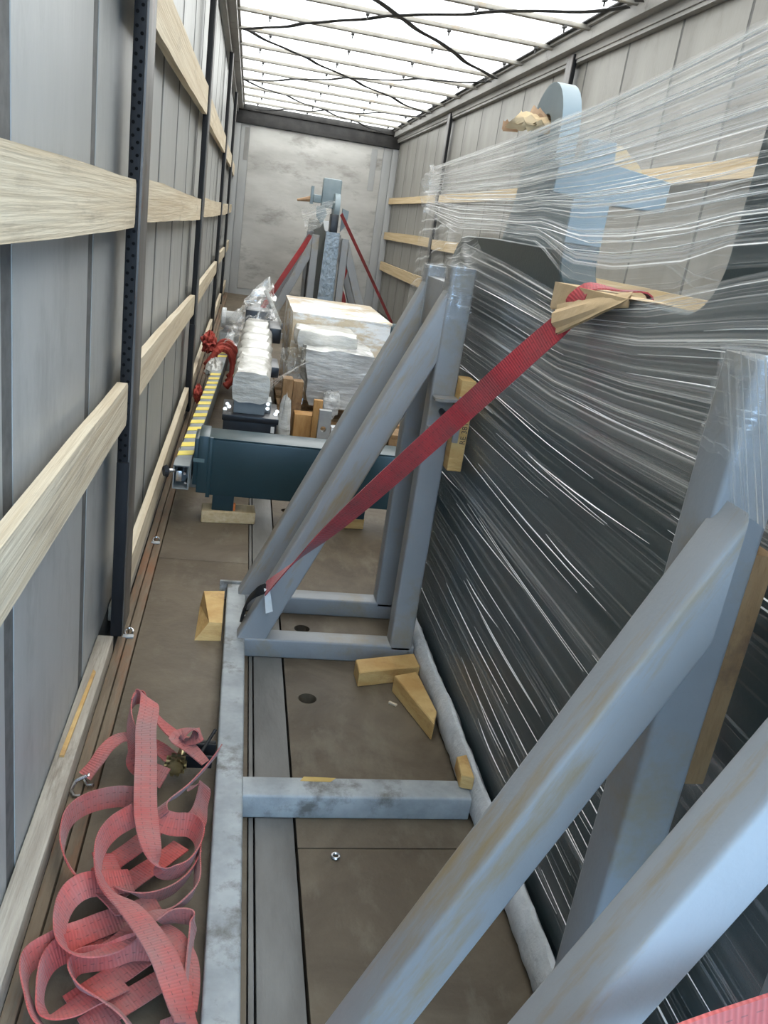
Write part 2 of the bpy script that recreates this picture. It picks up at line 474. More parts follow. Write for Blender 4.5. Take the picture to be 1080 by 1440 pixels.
    def build(self, name, mat, parent=None, smooth_ang=35):
        off = parent_origin(parent)
        me = self.mesh(name, off)
        for m in (mat if isinstance(mat, (list, tuple)) else [mat]):
            me.materials.append(m)
        me.validate()
        if smooth_ang:
            me.polygons.foreach_set('use_smooth', [True] * len(me.polygons))
            me.set_sharp_from_angle(angle=math.radians(smooth_ang))
        o = bpy.data.objects.new(name, me)
        COL.objects.link(o)
        if parent:
            o.parent = parent
        return o

def parent_origin(p):
    x = y = z = 0.0
    while p is not None:
        x += p.location.x
        y += p.location.y
        z += p.location.z
        p = p.parent
    return (x, y, z)

def smooth(path, sub):
    """Catmull-Rom through points of any dimension"""
    out = []
    n = len(path)
    for i in range(n - 1):
        p0, p1, p2, p3 = path[max(i - 1, 0)], path[i], path[i + 1], path[min(i + 2, n - 1)]
        for s in range(sub):
            t = s / sub
            out.append(tuple(0.5 * (2 * b + (c - a) * t + (2 * a - 5 * b + 4 * c - d) * t * t + (3 * b - a - 3 * c + d) * t ** 3) for a, b, c, d in zip(p0, p1, p2, p3)))
    out.append(tuple(path[-1]))
    return out

def tag(o, label=None, cat=None, group=None, kind=None):
    if label:
        o['label'] = label
    if cat:
        o['category'] = cat
    if group:
        o['group'] = group
    if kind:
        o['kind'] = kind
    return o

def thing(name, label, cat, loc, group=None):
    e = bpy.data.objects.new(name, None)
    e.empty_display_size = 0.05
    COL.objects.link(e)
    e.location = loc
    tag(e, label, cat, group)
    return e

def struct(name, mb, mat, label=None):
    o = mb.build(name, mat)
    return tag(o, label, None, None, 'structure')

def copy_to(o, parent, loc):
    c = o.copy()
    COL.objects.link(c)
    c.parent = parent
    c.location = loc
    return c

def nz(x, y, z, s=1.0):
    return noise.noise(Vector((x * s, y * s, z * s)))

def holed_plate(outer, inners, axis, c0, c1):
    """flat plate with real holes cut through it"""
    def P(q, c):
        return {'x': (c, q[0], q[1]), 'y': (q[0], c, q[1]), 'z': (q[0], q[1], c)}[axis]
    m = bmesh.new()
    loops = []
    for c in (c0, c1):
        ls, es = [], []
        for lp in [outer] + inners:
            vs_ = [m.verts.new(P(q, c)) for q in lp]
            es += [m.edges.new((vs_[k], vs_[(k + 1) % len(vs_)])) for k in range(len(vs_))]
            ls.append(vs_)
        bmesh.ops.triangle_fill(m, use_beauty=True, edges=es)
        loops.append(ls)
    for a, b in zip(*loops):
        for k in range(len(a)):
            m.faces.new((a[k], a[(k + 1) % len(a)], b[(k + 1) % len(b)], b[k]))
    bmesh.ops.recalc_face_normals(m, faces=m.faces[:])
    return m

def lumpy_box(x0, x1, y0, y1, z0, z1, cuts, amp, s, seed=0.0, taper=0.0, rnd=0.15):
    """a wrapped bundle: a box with rounded edges and crinkled skin"""
    bm = bmesh.new()
    bmesh.ops.create_cube(bm, size=2)
    bmesh.ops.subdivide_edges(bm, edges=bm.edges[:], cuts=cuts, use_grid_fill=True)
    cx, cy, cz = (x0 + x1) / 2, (y0 + y1) / 2, (z0 + z1) / 2
    hx, hy, hz = (x1 - x0) / 2, (y1 - y0) / 2, (z1 - z0) / 2
    for v in bm.verts:
        c = v.co.copy()
        sp = c.normalized() * 1.25
        c = c.lerp(sp, rnd)
        k = 1 - taper * (1 - c.z) / 2
        p = Vector((cx + c.x * hx * k, cy + c.y * hy * k, cz + c.z * hz))
        d = Vector((nz(p.x + seed, p.y, p.z, s), nz(p.x, p.y + 7 + seed, p.z, s), nz(p.x, p.y, p.z + 13 + seed, s)))
        v.co = p + d * amp
    return MB().bm(bm)

# ------------------------------------------------------------------ the trailer shell
Y0, Y1, XW, ZR = -1.20, 13.4, 2.48, 2.70
struct('ground', MB().box(-14, 16, -40, 30, -1.3, -1.2), GROUND, 'grey asphalt yard under the trailer')

floor = struct('floor', MB().box(-0.02, XW + 0.02, Y0, Y1 + 0.05, -0.14, -0.055), DARKST, 'brown plywood trailer floor')
def board(x0, x1, y0, y1, mat, name='floor_board', z=0.0):
    o = MB().box(x0, x1, y0, y1, -0.05, z, 0.0015).build(name, mat, floor)
    return o
ys_r = [Y0, 1.402, 3.84, 6.28, 8.72, 11.16, 13.4]
ys_l = [Y0, 2.9, 5.4, 7.9, 10.4, 13.4]
for a, b in zip(ys_l, ys_l[1:]):
    board(0.103, 0.436, a + 0.0015, b - 0.0015, FLOOR)
    board(0.439, 0.449, a, b, FSTRIP, 'floor_joint_strip', -0.002)
    board(0.453, 0.538, a + 0.001, b - 0.001, FSTRIP, 'floor_steel_strip')
ring = [(math.cos(k * math.pi / 12), math.sin(k * math.pi / 12)) for k in range(24)]
HOLES = ((0.603, 1.985), (0.612, 2.40), (0.609, 3.537))
for a, b in zip(ys_r, ys_r[1:]):
    a_, b_ = a + 0.0015, b - 0.0015
    inn = [[(hx + c * 0.026, hy + q * 0.026) for c, q in ring] for hx, hy in HOLES if a_ < hy < b_]
    if inn:
        MB().bm(holed_plate([(0.544, a_), (1.24, a_), (1.24, b_), (0.544, b_)], inn, 'z', -0.05, 0.0)).build('floor_board', FLOOR, floor)
    else:
        board(0.544, 1.24, a_, b_, FLOOR)
    board(1.244, 1.86, a_, b_, FLOOR)
    board(1.864, 2.47, a_, b_, FLOOR)
MB().add([(0.70 + c * 0.014, 1.03 + q * 0.012, 0.0006) for c, q in ring], [tuple(range(24))]).build('dark_stain', WOODD, floor)
# ledge rail along the side
struct('trim_1', MB().box(0.046, 0.070, Y0, Y1, -0.05, 0.006, 0.002).box(0.073, 0.099, Y0, Y1, -0.05, 0.002, 0.002), LEDGE, 'rust-stained side ledge of the floor')
bb = struct('baseboard_left', MB().box(0.0, 0.045, Y0, 2.19, 0.0, 0.055, 0.004), BASEW, 'worn wooden board along the foot of the curtain wall')
MB().box(0.0, 0.042, 2.38, Y1, 0.0, 0.05, 0.004).build('board', BASEW, bb)
# walls: strap backing with thin panels in front
def curtain(name, x_in, sgn, mat, label):
    w = struct(name, MB().box(min(x_in - sgn * 0.004, x_in - sgn * 0.02), max(x_in - sgn * 0.004, x_in - sgn * 0.02), Y0, Y1, -0.10, 2.62), SEAM, label)
    k0 = 0.642 - 0.664 * 2
    first = None
    k = 0
    while True:
        a = k0 + k * 0.664
        b = a + 0.664 - (0.060 if sgn > 0 else 0.026)
        k += 1
        if a > Y1:
            break
        b = min(b, Y1)
        a2 = max(a, Y0)
        if b - a2 < 0.05:
            continue
        full = abs((b - a2) - (0.664 - (0.060 if sgn > 0 else 0.026))) < 1e-6
        if full and first is not None:
            copy_to(first[0], w, (0, a - first[1], 0))
        else:
            x0, x1 = sorted((x_in - sgn * 0.004, x_in - sgn * 0.0025))
            o = MB().box(x0, x1, a2, b, 0.04, 2.60).build('panel', mat, w)
            if full:
                first = (o, a)
    return w
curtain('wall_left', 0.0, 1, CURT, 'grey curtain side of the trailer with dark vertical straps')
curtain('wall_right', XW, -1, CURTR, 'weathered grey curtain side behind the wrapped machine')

# top rails
struct('trim_2', MB().box(0.0, 0.115, Y0, Y1, 2.625, 2.70, 0.004).box(0.0, 0.05, Y0, Y1, 2.585, 2.63, 0.003).box(0.10, 0.135, Y0, Y1, 2.675, 2.70, 0.003), RAIL, 'grey roof rail above the plank wall')
struct('trim_3', MB().box(2.37, XW, Y0, Y1, 2.60, 2.70, 0.004).box(2.43, XW, Y0, Y1, 2.552, 2.605, 0.003).box(2.345, 2.38, Y0, Y1, 2.675, 2.70, 0.003).box(2.44, XW, Y0, Y1, 2.53, 2.552), RAIL, 'grey roof rail above the film-wrapped machine')
# bulkhead
bk = struct('wall_back', MB().box(-0.02, XW + 0.02, Y1, Y1 + 0.05, -0.10, 2.70), BULK2, 'pale scuffed bulkhead at the end of the trailer')
MB().box(0.235, 2.25, Y1 - 0.012, Y1, 0.10, 2.44, 0.003).build('bulkhead_panel', BULK, bk)
MB().box(0.0, 0.10, Y1 - 0.03, Y1, 0.0, 2.44, 0.004).build('corner_trim', BULK2, bk)
MB().box(0.11, 0.23, Y1 - 0.016, Y1, 0.0, 2.44, 0.003).build('side_board', BULK2, bk)
MB().box(2.255, 2.38, Y1 - 0.016, Y1, 0.0, 2.44, 0.003).build('side_board', BULK2, bk)
MB().box(2.39, XW, Y1 - 0.03, Y1, 0.0, 2.44, 0.004).build('corner_trim', BULK2, bk)
MB().box(0.165, 0.225, Y1 - 0.020, Y1 - 0.015, 1.95, 2.40).build('cover_strip', RAIL, bk)
MB().box(2.07, 2.16, Y1 - 0.018, Y1 - 0.011, 1.80, 2.40).build('cover_strip', BULK2, bk)
struct('trim_4', MB().box(0.0, XW, Y1 - 0.06, Y1, 2.445, 2.70, 0.01).box(0.0, XW, Y1 - 0.10, Y1 - 0.05, 2.62, 2.70, 0.01), DARKST, 'dark steel beam across the top of the bulkhead')
# roof tarpaulin, bows and belts
roof = struct('ceiling', MB().add([(-0.02, Y0, ZR + 0.003), (XW + 0.02, Y0, ZR + 0.003), (XW + 0.02, Y1 + 0.05, ZR + 0.003), (-0.02, Y1 + 0.05, ZR + 0.003)], [(0, 1, 2, 3)]), TARP, 'white translucent tarpaulin roof')
bowm = MB().bar((0.11, 0, 2.672), (2.375, 0, 2.672), 0.038, 0.030, (0, 1, 0), 0.006)
clip = MB().box(-0.012, 0.012, -0.02, 0.02, -0.016, 0.0, 0.002).box(-0.005, 0.005, -0.004, 0.004, -0.04, -0.014)
bow0 = clip0 = None
by = -0.58
while by < 13.2:
    if bow0 is None:
        bow0 = bowm.build('roof_bow', BOW, roof)
        b = bow0
        b.location = (0, by, 0)
    else:
        b = copy_to(bow0, roof, (0, by, 0))
    for cx in (0.34, 1.02, 1.62, 2.22):
        if clip0 is None:
            clip0 = clip.build('bow_clip', DARKST)
            clip0.parent = b
            clip0.location = (cx, 0, 2.657)
        else:
            copy_to(clip0, b, (cx + random.uniform(-0.05, 0.05), 0, 2.657))
    by += 0.70
for c in (0.51, 3.38, 6.25, 9.11, 12.0):
    for ex, ey in ((2.33, 1.52), (0.15, 1.48), (0.15, -1.42), (2.33, -1.20)):
        n = 14
        pts = []
        for k in range(n + 1):
            t = k / n
            x = 1.2 + (ex - 1.2) * t
            y = c + ey * (t + 0.03 * math.sin(t * math.pi * 4))
            if y > 13.3 or y < -1.1:
                break
            z = 2.652 - 0.018 * abs(math.sin(math.pi * (y - 0.12) / 0.70))
            pts.append((x, y, z, 0))
        if len(pts) > 4:
            MB().ribbon(pts, 0.052, 0.004, 2).build('roof_belt', BELT, roof)

for hx0, hx1 in ((0.095, 0.128), (2.315, 2.372)):
    MB().box(hx0, hx1, Y0, Y1 - 0.06, 2.690, 2.6985).build('roof_hem', BELT, roof)

# ------------------------------------------------------------------ posts and laths
def post_parts(root, x_in, sgn, y0, y1):
    def X(a, b):
        return sorted((x_in + sgn * a, x_in + sgn * b))
    m = MB()
    x = X(0.034, 0.062)
    m.box(x[0], x[1], y0, y1, 0.05, 2.585, 0.004)
    body = m.build('body', POST, root)
    x = X(0.060, 0.068)
    MB().box(x[0], x[1], y0 + 0.004, y1, 0.05, 2.585, 0.002).build('inner_flange', POSTE, root)
    if sgn > 0 and y0 < 3:
        h = MB()
        for i in range(84):
            z = 0.12 + i * 0.029
            for cx in (0.042, 0.054):
                zc = z + (0.0145 if cx > 0.05 else 0)
                h.add([(cx + 0.0042 * math.cos(a * math.pi / 4), y0 - 0.0006, zc + 0.0042 * math.sin(a * math.pi / 4)) for a in range(8)], [tuple(range(8))])
        tag(h.build('perforation_dot', HOLE, root), kind='stuff')  # flat discs on the post face, the holes' inner dark painted on
    x = X(0.034, 0.066)
    MB().box(x[0], x[1], y0 - 0.006, y0 + 0.02, 0.05, 0.58, 0.003).build('cover_plate', POST, root)

LP = [2.2, 5.05, 8.5, 11.2]
ordn = ['first', 'second', 'third', 'fourth', 'fifth']
for i, y in enumerate(LP):
    p = thing('side_post', '%s black steel post from the bulkhead along the wall with long wooden laths' % ordn[len(LP) - 1 - i], 'post', (0, y, 0.05), 'posts of the lath wall')
    post_parts(p, 0.0, 1, y, y + 0.15)
RP = [2.4, 6.05, 9.75]
for i, y in enumerate(RP):
    p = thing('side_post', '%s black steel post from the bulkhead on the wall behind the wrapped machine' % ordn[len(RP) - 1 - i], 'post', (XW, y, 0.05), 'posts behind the wrapped machine')
    post_parts(p, XW, -1, y, y + 0.12)

def lath(x0, x1, y0, y1, za, zb, h, mat, label, group, seed):
    """weathered board: slightly bowed, wavy edges, rounded end corners"""
    rnd = random.Random(seed)
    ts_ = [0, 0.004] + [q / 12 for q in range(1, 12)] + [0.996, 1]
    n = len(ts_) - 1
    top, bot = [], []
    for k, t in enumerate(ts_):
        y = y0 + (y1 - y0) * t
        zc = za + (zb - za) * t + 0.006 * math.sin(t * 3 + seed)
        hh = h / 2 - (0.012 if k in (0, n) else 0)
        top.append((y, zc + hh + rnd.uniform(-0.002, 0.002)))
        bot.append((y, zc - hh + rnd.uniform(-0.002, 0.002)))
    m = MB().prism(top + bot[::-1], 'x', x0, x1)
    return tag(m.build('wooden_lath', mat), label, 'plank', group)
bays = [(Y0, 2.195), (2.36, 5.045), (5.21, 8.495), (8.66, 11.195), (11.36, 13.36)]
lev = {'top': [(1.77, 1.78), (1.74, 1.795), (1.785, 1.80), (1.79, 1.79), (1.78, 1.77)],
       'upper middle': [(1.245, 1.246), (1.247, 1.236), (1.24, 1.24), (1.235, 1.235), (1.24, 1.24)],
       'lower middle': [(0.80, 0.742), (0.762, 0.70), (0.71, 0.70), (0.74, 0.72), (0.73, 0.73)],
       'bottom': [None, (0.15, 0.15), (0.14, 0.14), (0.15, 0.14), (0.15, 0.15)]}
sd = 1
for lv, zs in lev.items():
    for i, ((a, b), z) in enumerate(zip(bays, zs)):
        if z is None:
            continue
        sd += 1
        h = 0.112 if lv != 'top' else 0.14
        if lv == 'bottom':
            h = 0.095
        lath(0.030, 0.056, a + 0.002, b - 0.002, z[0], z[1], h, LATH,
             '%s wooden lath in the %s bay from the bulkhead, wall beside the coiled strap' % (lv, ordn[4 - i]), 'laths of the curtain wall', sd)
rbays = [(2.53, 6.045), (6.18, 9.745), (9.88, 13.36)]
for lv, z, h in (('top', 1.70, 0.085), ('middle', 1.20, 0.11), ('lowest', 0.74, 0.13)):
    for i, (a, b) in enumerate(rbays):
        sd += 1
        zz = z + {'top': 0.05, 'middle': -0.075}.get(lv, 0) * (i == 0)
        lath(XW - 0.056, XW - 0.030, a + 0.002, b - 0.002, zz, zz - 0.01, h, LATHR,
             '%s wooden lath in the %s bay from the bulkhead, wall behind the wrapped machine' % (lv, ordn[2 - i]), 'laths behind the wrapped machine', sd)

# lashing rings on the ledge
for i, (lx, ly, lb) in enumerate(((0.075, 2.30, 'beside the foot of the perforated post'), (0.078, 3.05, 'between perforated post and teal beam end'), (0.076, 4.35, 'beside the yellow striped rail'))):
    t = thing('lashing_ring', 'small bright metal lashing ring on the ledge ' + lb, 'ring', (lx, ly, 0.006), 'lashing rings on the ledge')
    pts = [(lx + 0.012 * math.cos(a), ly + 0.016 * math.sin(a), 0.010 + 0.004 * math.sin(a)) for a in [k * math.pi / 8 for k in range(17)]]
    MB().tube(pts, 0.0028, 6).build('ring', CHROME, t)
    MB().box(lx - 0.016, lx + 0.016, ly - 0.03, ly - 0.012, 0.003, 0.009, 0.002).build('plate', STEEL, t)

# ------------------------------------------------------------------ the grey transport stand
st = thing('transport_stand', 'grey painted welded steel stand with sloping braces propping the film-wrapped machine', 'stand', (0.39, 1.5, 0.0))
rail = MB().bar((0.391, 0.37, 0.03), (0.391, 2.585, 0.03), 0.062, 0.06, (1, 0, 0), 0.006).build('base_rail', GREYD, st)
MB().box(0.335, 0.447, 2.585, 2.597, 0.0, 0.068, 0.002).build('end_plate', GREYD, rail)
S70 = 0.068
crosses = [(0.475, 0.93), (0.80, 0.93), (1.527, 0.948), (2.235, 0.945), (2.535, 0.945)]
for cy, xe in crosses:
    c = MB().bar((0.421, cy, 0.031), (xe, cy, 0.031), S70, 0.062, (0, 1, 0), 0.006).build('cross_member', GREYD if cy == 1.527 else GREY, st)
    if cy == 1.527:
        MB().add([(0.55, 1.545, 0.0626), (0.62, 1.543, 0.0626), (0.635, 1.558, 0.0626), (0.56, 1.561, 0.0626)], [(0, 1, 2, 3)]).build('rust_smear', RUST, c)
posts = [(0.900, 0.475, 1.20), (0.890, 0.805, 1.20), (0.903, 2.235, 1.205), (0.903, 2.535, 1.19)]
for px, py, h in posts:
    MB().bar((px, py, 0.05), (px, py, h), S70, 0.07, (0, 1, 0), 0.007).build('post', GREY, st)
braces = [((0.427, 0.03), (0.715, 0.643), 0.49, 0.55, 0.066, 0.865), ((0.446, 0.03), (0.647, 0.4776), 0.725, 0.787, 0.067, 0.866),
          ((0.428, 0.03), (0.5365, 0.279), 2.205, 2.265, 0.080, 0.870), ((0.428, 0.03), (0.5365, 0.279), 2.505, 2.565, 0.080, 0.870)]
for (xa, za), (xb, zb), y0, y1, h, xc in braces:
    k = (zb - za) / (xb - xa)
    xt = xc
    zt = za + (xt - xa) * k
    ym = (y0 + y1) / 2
    MB().bar((xa - 0.0, ym, za), (xt, ym, zt), y1 - y0, h, (0, 1, 0), 0.007, ((0, 0, 0.058), (0, 0, 1)), ((xc, 0, 0), (1, 0, 0))).build('brace', GREYB, st)
# clamp bracket on the far post
cb = MB().prism([(0.868, 2.19), (0.868, 2.145), (0.885, 2.14), (0.937, 2.15), (0.937, 2.20)], 'z', 0.853, 0.861)
cb2 = MB().prism([(0.868, 2.195), (0.868, 2.15), (0.93, 2.155), (0.937, 2.20)], 'z', 0.765, 0.773)
brk = cb.build('clamp_bracket', GREY, st)
cb2.build('clamp_rib', GREY, brk)
MB().box(0.936, 0.952, 2.146, 2.158, 0.74, 0.87, 0.002).build('clamp_plate', GREY, brk)
MB().tube([(0.905, 2.20, 0.815), (0.905, 2.125, 0.812)], 0.009, 10).tube([(0.905, 2.135, 0.812), (0.905, 2.12, 0.811)], 0.014, 6).build('bolt', BLACK, brk)
# grey tie plate seen between the two far posts
MB().box(0.872, 0.934, 2.268, 2.502, 1.02, 1.16, 0.003).build('tie_plate', GREY, st)

# ------------------------------------------------------------------ the big teal machine
mc = thing('teal_machine_frame', 'large dark teal machine plate standing on edge with U-shaped opening and lifting eye', 'machine', (1.04, 1.5, 0.03))
def arc(cx, cy, r, a0, a1, n=8):
    return [(cx + r * math.cos(math.radians(a0 + (a1 - a0) * k / n)), cy + r * math.sin(math.radians(a0 + (a1 - a0) * k / n))) for k in range(n + 1)]
outline = [(0.41, 0.035), (2.74, 0.035), (2.80, 0.10), (2.80, 1.08)] + arc(2.62, 1.11, 0.18, 0, 90, 6) + [(2.3, 1.292), (1.815, 1.285), (1.80, 1.30), (1.772, 1.30)]
outline += arc(1.712, 1.275, 0.06, 0, -90, 6) + arc(1.21, 1.305, 0.09, -90, -180, 7) + [(1.118, 1.40), (1.112, 1.66), (1.02, 1.74), (0.41, 1.74)]
pl = MB().prism(outline, 'x', 1.0, 1.085, bev=0.003).build('body_plate', TEAL, mc)
# T-shaped end plate facing the rear doors
tp = [(1.0, 1.30), (1.0, 1.392), (0.952, 1.396), (0.956, 1.462), (1.005, 1.468), (1.01, 1.51), (1.072, 1.51), (1.075, 1.468), (1.212, 1.452), (1.210, 1.390), (1.085, 1.388), (1.085, 1.30)]
MB().prism(tp, 'y', 1.772, 1.812, bev=0.002).build('end_plate', EYEG, mc)
# lifting eye plate
ey = [(1.812, 1.285), (1.812, 1.455), (1.985, 1.46), (1.988, 1.50)]
ey += arc(2.105, 1.545, 0.115, 180, 0, 14) + [(2.225, 1.50), (2.24, 1.40), (2.30, 1.285)]
hole = arc(2.105, 1.548, 0.043, 0, 360, 20)[:-1]
MB().bm(holed_plate(ey, [hole], 'x', 1.018, 1.064)).build('lifting_eye', EYEG, mc)

# ------------------------------------------------------------------ stretch film on the machine
fl = thing('stretch_film', 'clear stretch film with white streaks pulled tight around the teal machine', 'film', (0.97, 1.5, 0.06))
def lerp(a, b, t):
    return a + (b - a) * t
def pl1(x, pts):
    for (a, b), (c, d) in zip(pts, pts[1:]):
        if x <= c:
            return b + (d - b) * max(0.0, (x - a) / (c - a))
    return pts[-1][1]
def wrap_end(fn):
    # the last stretch of a sheet turns round the near end of the plate
    def g(u, v):
        x, y, z = fn(min(u / 0.95, 1.0), v)
        if u > 0.95:
            x += (u - 0.95) / 0.05 * (1.105 - x)
        return (x, y, z)
    return g
@wrap_end
def side_sheet(u, v):
    # u: far (0) to near (1) along the plate; v: bottom to top
    y = lerp(2.83, 0.40, u)
    ztop = pl1(-y, [(-2.83, 1.16), (-2.6, 1.27), (-2.1, 1.235), (-1.62, 1.19), (-1.30, 1.225), (-1.0, 1.29), (-0.14, 1.42)])
    z = 0.09 + 1.19 * v + (ztop - 1.28) * v ** 5
    rip = 0.004 * nz(v * 50, u * 0.8, 1.0) + 0.003 * nz(v * 120, u * 1.0, 5.0)
    return (0.990 + rip - 0.004, y, z)
MB().grid(side_sheet, 40, 260, 2.7, 1.0).build('side_sheet', FILM_L, fl, 60)
FAN_TOP = [(-3.46, 1.53), (-2.2, 1.537), (-1.85, 1.538), (-1.65, 1.546), (-1.45, 1.565), (-1.27, 1.587), (-1.15, 1.603), (-0.40, 1.70)]
FAN_BOT = [(-3.46, 1.36), (-2.73, 1.288), (-2.2, 1.297), (-1.78, 1.288), (-1.6, 1.225), (-1.41, 1.222), (-1.2, 1.25), (-1.1, 1.285), (-0.40, 1.36)]
@wrap_end
def fan_sheet(u, v):
    # bunched at the far end, fanning out to the near end
    y = lerp(3.46, 0.40, u)
    zt, zb = pl1(-y, FAN_TOP), pl1(-y, FAN_BOT)
    vv = v + 0.02 * nz(v * 14, u * 1.5, 1) * min(1, v * 5) * min(1, (1 - v) * 5)
    zs = pl1(-y, [(-3.46, 1.36), (-2.0, 1.30), (-0.4, 1.36)])
    z = lerp(zs, zt, vv) + (zb - zs) * (1 - v) ** 5
    x = pl1(-y, [(-3.46, 1.03), (-2.2, 0.972), (-1.8, 0.945), (-1.0, 0.985), (0, 0.985)])
    rip = 0.005 * nz(v * 45, u * 0.8, 9.0) + 0.003 * nz(v * 110, u * 1.0, 3.0)
    return (x + rip, y, z)
MB().grid(fan_sheet, 60, 200, 3.1, 0.8).build('fan_sheet', FILM_U, fl, 60)
MB().grid(lambda u, v: (lambda p: (p[0] - 0.005, p[1], p[2]))(fan_sheet(u, 0.42 + 0.58 * v)), 50, 130, 3.1, 0.55).build('upper_band', FILM_W, fl, 60)
MB().grid(lambda u, v: (lambda p: (p[0] - 0.004, p[1], p[2]))(side_sheet(u, 0.70 + 0.30 * v)), 40, 110, 2.4, 0.33).build('shoulder_band', FILM_W, fl, 60)
def fan_back(u, v):
    p = fan_sheet(u * 0.95, v)
    return (1.24 - (p[0] - 0.945) * 0.4 - 0.11 * max(0, u - 0.6) / 0.4, p[1] - 0.0, p[2] - 0.01)
MB().grid(fan_back, 30, 120, 3.1, 0.9).build('far_side_sheet', FILM_B, fl, 60)
# drape from the bunch down over the far post tops
def drape(u, v):
    # v: 0 bottom .. 1 top ; u: 0 left edge .. 1 right
    top = Vector((lerp(1.035, 1.0, u), lerp(3.46, 2.75, u), lerp(1.50, 1.40, u)))
    bot = Vector((lerp(0.855, 0.99, u), lerp(2.60, 2.30, u), lerp(0.98, 1.22, u)))
    p = top.lerp(bot, 1 - v)
    sag = math.sin(math.pi * v) * 0.05 * (1 - u)
    return (p.x - sag * 0.4 + 0.012 * nz(u * 9, v * 3, 2), p.y, p.z - sag + 0.01 * nz(u * 12, v * 4, 7))
MB().grid(drape, 40, 24, 1.0, 0.35).build('drape_sheet', FILM_L, fl, 60)
# caps over the stand's post tops
def cap(px, py, h, z0, seed):
    def fn(u, v):
        a = 2 * math.pi * u
        c, s = math.cos(a), math.sin(a)
        k = 1 / max(abs(c), abs(s))
        r = 0.040 * (0.55 + 0.45 * 1.0) * k if k < 1.25 else 0.040 * 1.25
        w = 1.0 if v < 0.85 else max(0.0, (1 - v) / 0.15)
        z = lerp(z0, h + 0.006, min(1, v / 0.85)) + (0.01 * nz(u * 8, seed, 0) if v < 0.1 else 0)
        e = 0.004 * nz(u * 20, v * 6, seed)
        return (px + (r + e) * c * w, py + (r + e) * s * w, z)
    MB().grid(fn, 40, 14, 0.8, 0.8).build('post_wrap', FILM_P, fl, 60)
cap(0.903, 2.235, 1.205, 1.06, 1.0)
cap(0.903, 2.535, 1.19, 1.0, 2.0)
cap(0.890, 0.805, 1.20, 1.09, 3.0)
cap(0.900, 0.475, 1.20, 1.05, 4.0)
# sheet pulled from the near post across to the plate
def near_pull(u, v):
    # u runs down the sheet, v across from the far edge to the near one
    a = Vector((0.853, lerp(0.835, 0.50, v), 1.205))
    b = Vector((0.850, lerp(0.735, 0.42, v), lerp(1.055, 1.035, v)))
    p = a.lerp(b, u)
    return (p.x - 0.006 + 0.003 * nz(v * 22, u * 0.6, 1), p.y, p.z)
MB().grid(near_pull, 16, 60, 0.4, 0.35).build('near_pull_sheet', FILM_U, fl, 60)
# standing folds in the film, real little ridges
fold = MB()
rf = random.Random(3)
for i in range(60):
    v = rf.uniform(0.03, 0.98)
    u0 = rf.uniform(0.0, 0.75)
    ln = rf.uniform(0.08, 0.35)
    w = rf.uniform(0.0004, 0.0014)
    slope = rf.uniform(-0.003, 0.003)
    pts = []
    for k in range(7):
        u = min(1, u0 + ln * k / 6)
        x, y, z = side_sheet(u, min(1, v + slope * k))
        e = math.sin(math.pi * k / 6)
        pts.append((x - 0.002 - 0.004 * e, y, z, w * e + 0.0003))
    fold.sweep([[(x, y, z - ww), (x - ww * 1.5, y, z), (x, y, z + ww)] for x, y, z, ww in pts], closed=True, cap=False)
for i in range(90):
    v = rf.uniform(0.05, 1.0)
    u0 = rf.uniform(0.0, 0.7)
    ln = rf.uniform(0.1, 0.45)
    w = rf.uniform(0.0004, 0.0014)
    pts = []
    for k in range(8):
        u = min(1, u0 + ln * k / 7)
        x, y, z = fan_sheet(u, v)
        e = math.sin(math.pi * k / 7)
        pts.append((x - 0.002 - 0.003 * e, y, z, w * e + 0.0003))
    fold.sweep([[(x, y, z - ww), (x - ww * 1.5, y, z), (x, y, z + ww)] for x, y, z, ww in pts], closed=True, cap=False)
FOLD = pm('film_fold', (0.82, 0.82, 0.80), (0.92, 0.92, 0.90), 30, rough=0.2)
tag(fold.build('film_folds', FOLD, fl), kind='stuff')
# knot where the film is bunched
def knot(u, v):
    a = 2 * math.pi * u
    r = 0.045 * math.sin(math.pi * min(0.98, max(0.02, v))) + 0.012
    p = Vector((1.03 + r * math.cos(a) * 0.6, 3.46 + 0.5 * r * math.sin(a), lerp(1.36, 1.54, v)))
    return (p.x + 0.02 * nz(u * 6, v * 6, 4), p.y + 0.02 * nz(u * 5, v * 7, 8), p.z + 0.015 * nz(u * 6, v * 5, 2))
MB().grid(knot, 24, 18, 0.6, 0.6).build('bunched_end', FILM_P, fl, 60)

# white foam sheet under the plate
def foam_fn(u, v):
    a = 2 * math.pi * v
    y = lerp(2.40, 0.42, u)
    r = 0.034 * (1 + 0.12 * nz(u * 12, 1, 1))
    x = 0.970 + 0.012 * nz(u * 5, 2, 2)
    return (x + r * 0.62 * math.cos(a) + 0.004 * nz(u * 60, v * 6, 1), y, 0.034 + r * 1.35 * math.sin(a) * (0.8 if math.sin(a) < 0 else 1.3) + 0.004 * nz(u * 50, v * 5, 6))
fm = MB().grid(foam_fn, 90, 14)
fm.add([foam_fn(0, k / 14) for k in range(14)], [tuple(range(14))])
for i, p in enumerate(fm.v):
    if p[2] < 0.001:
        fm.v[i] = (p[0], p[1], 0.001)
tag(fm.build('foam_sheet', FOAM), 'white foam sheet rolled along the foot of the teal machine plate', 'foam')

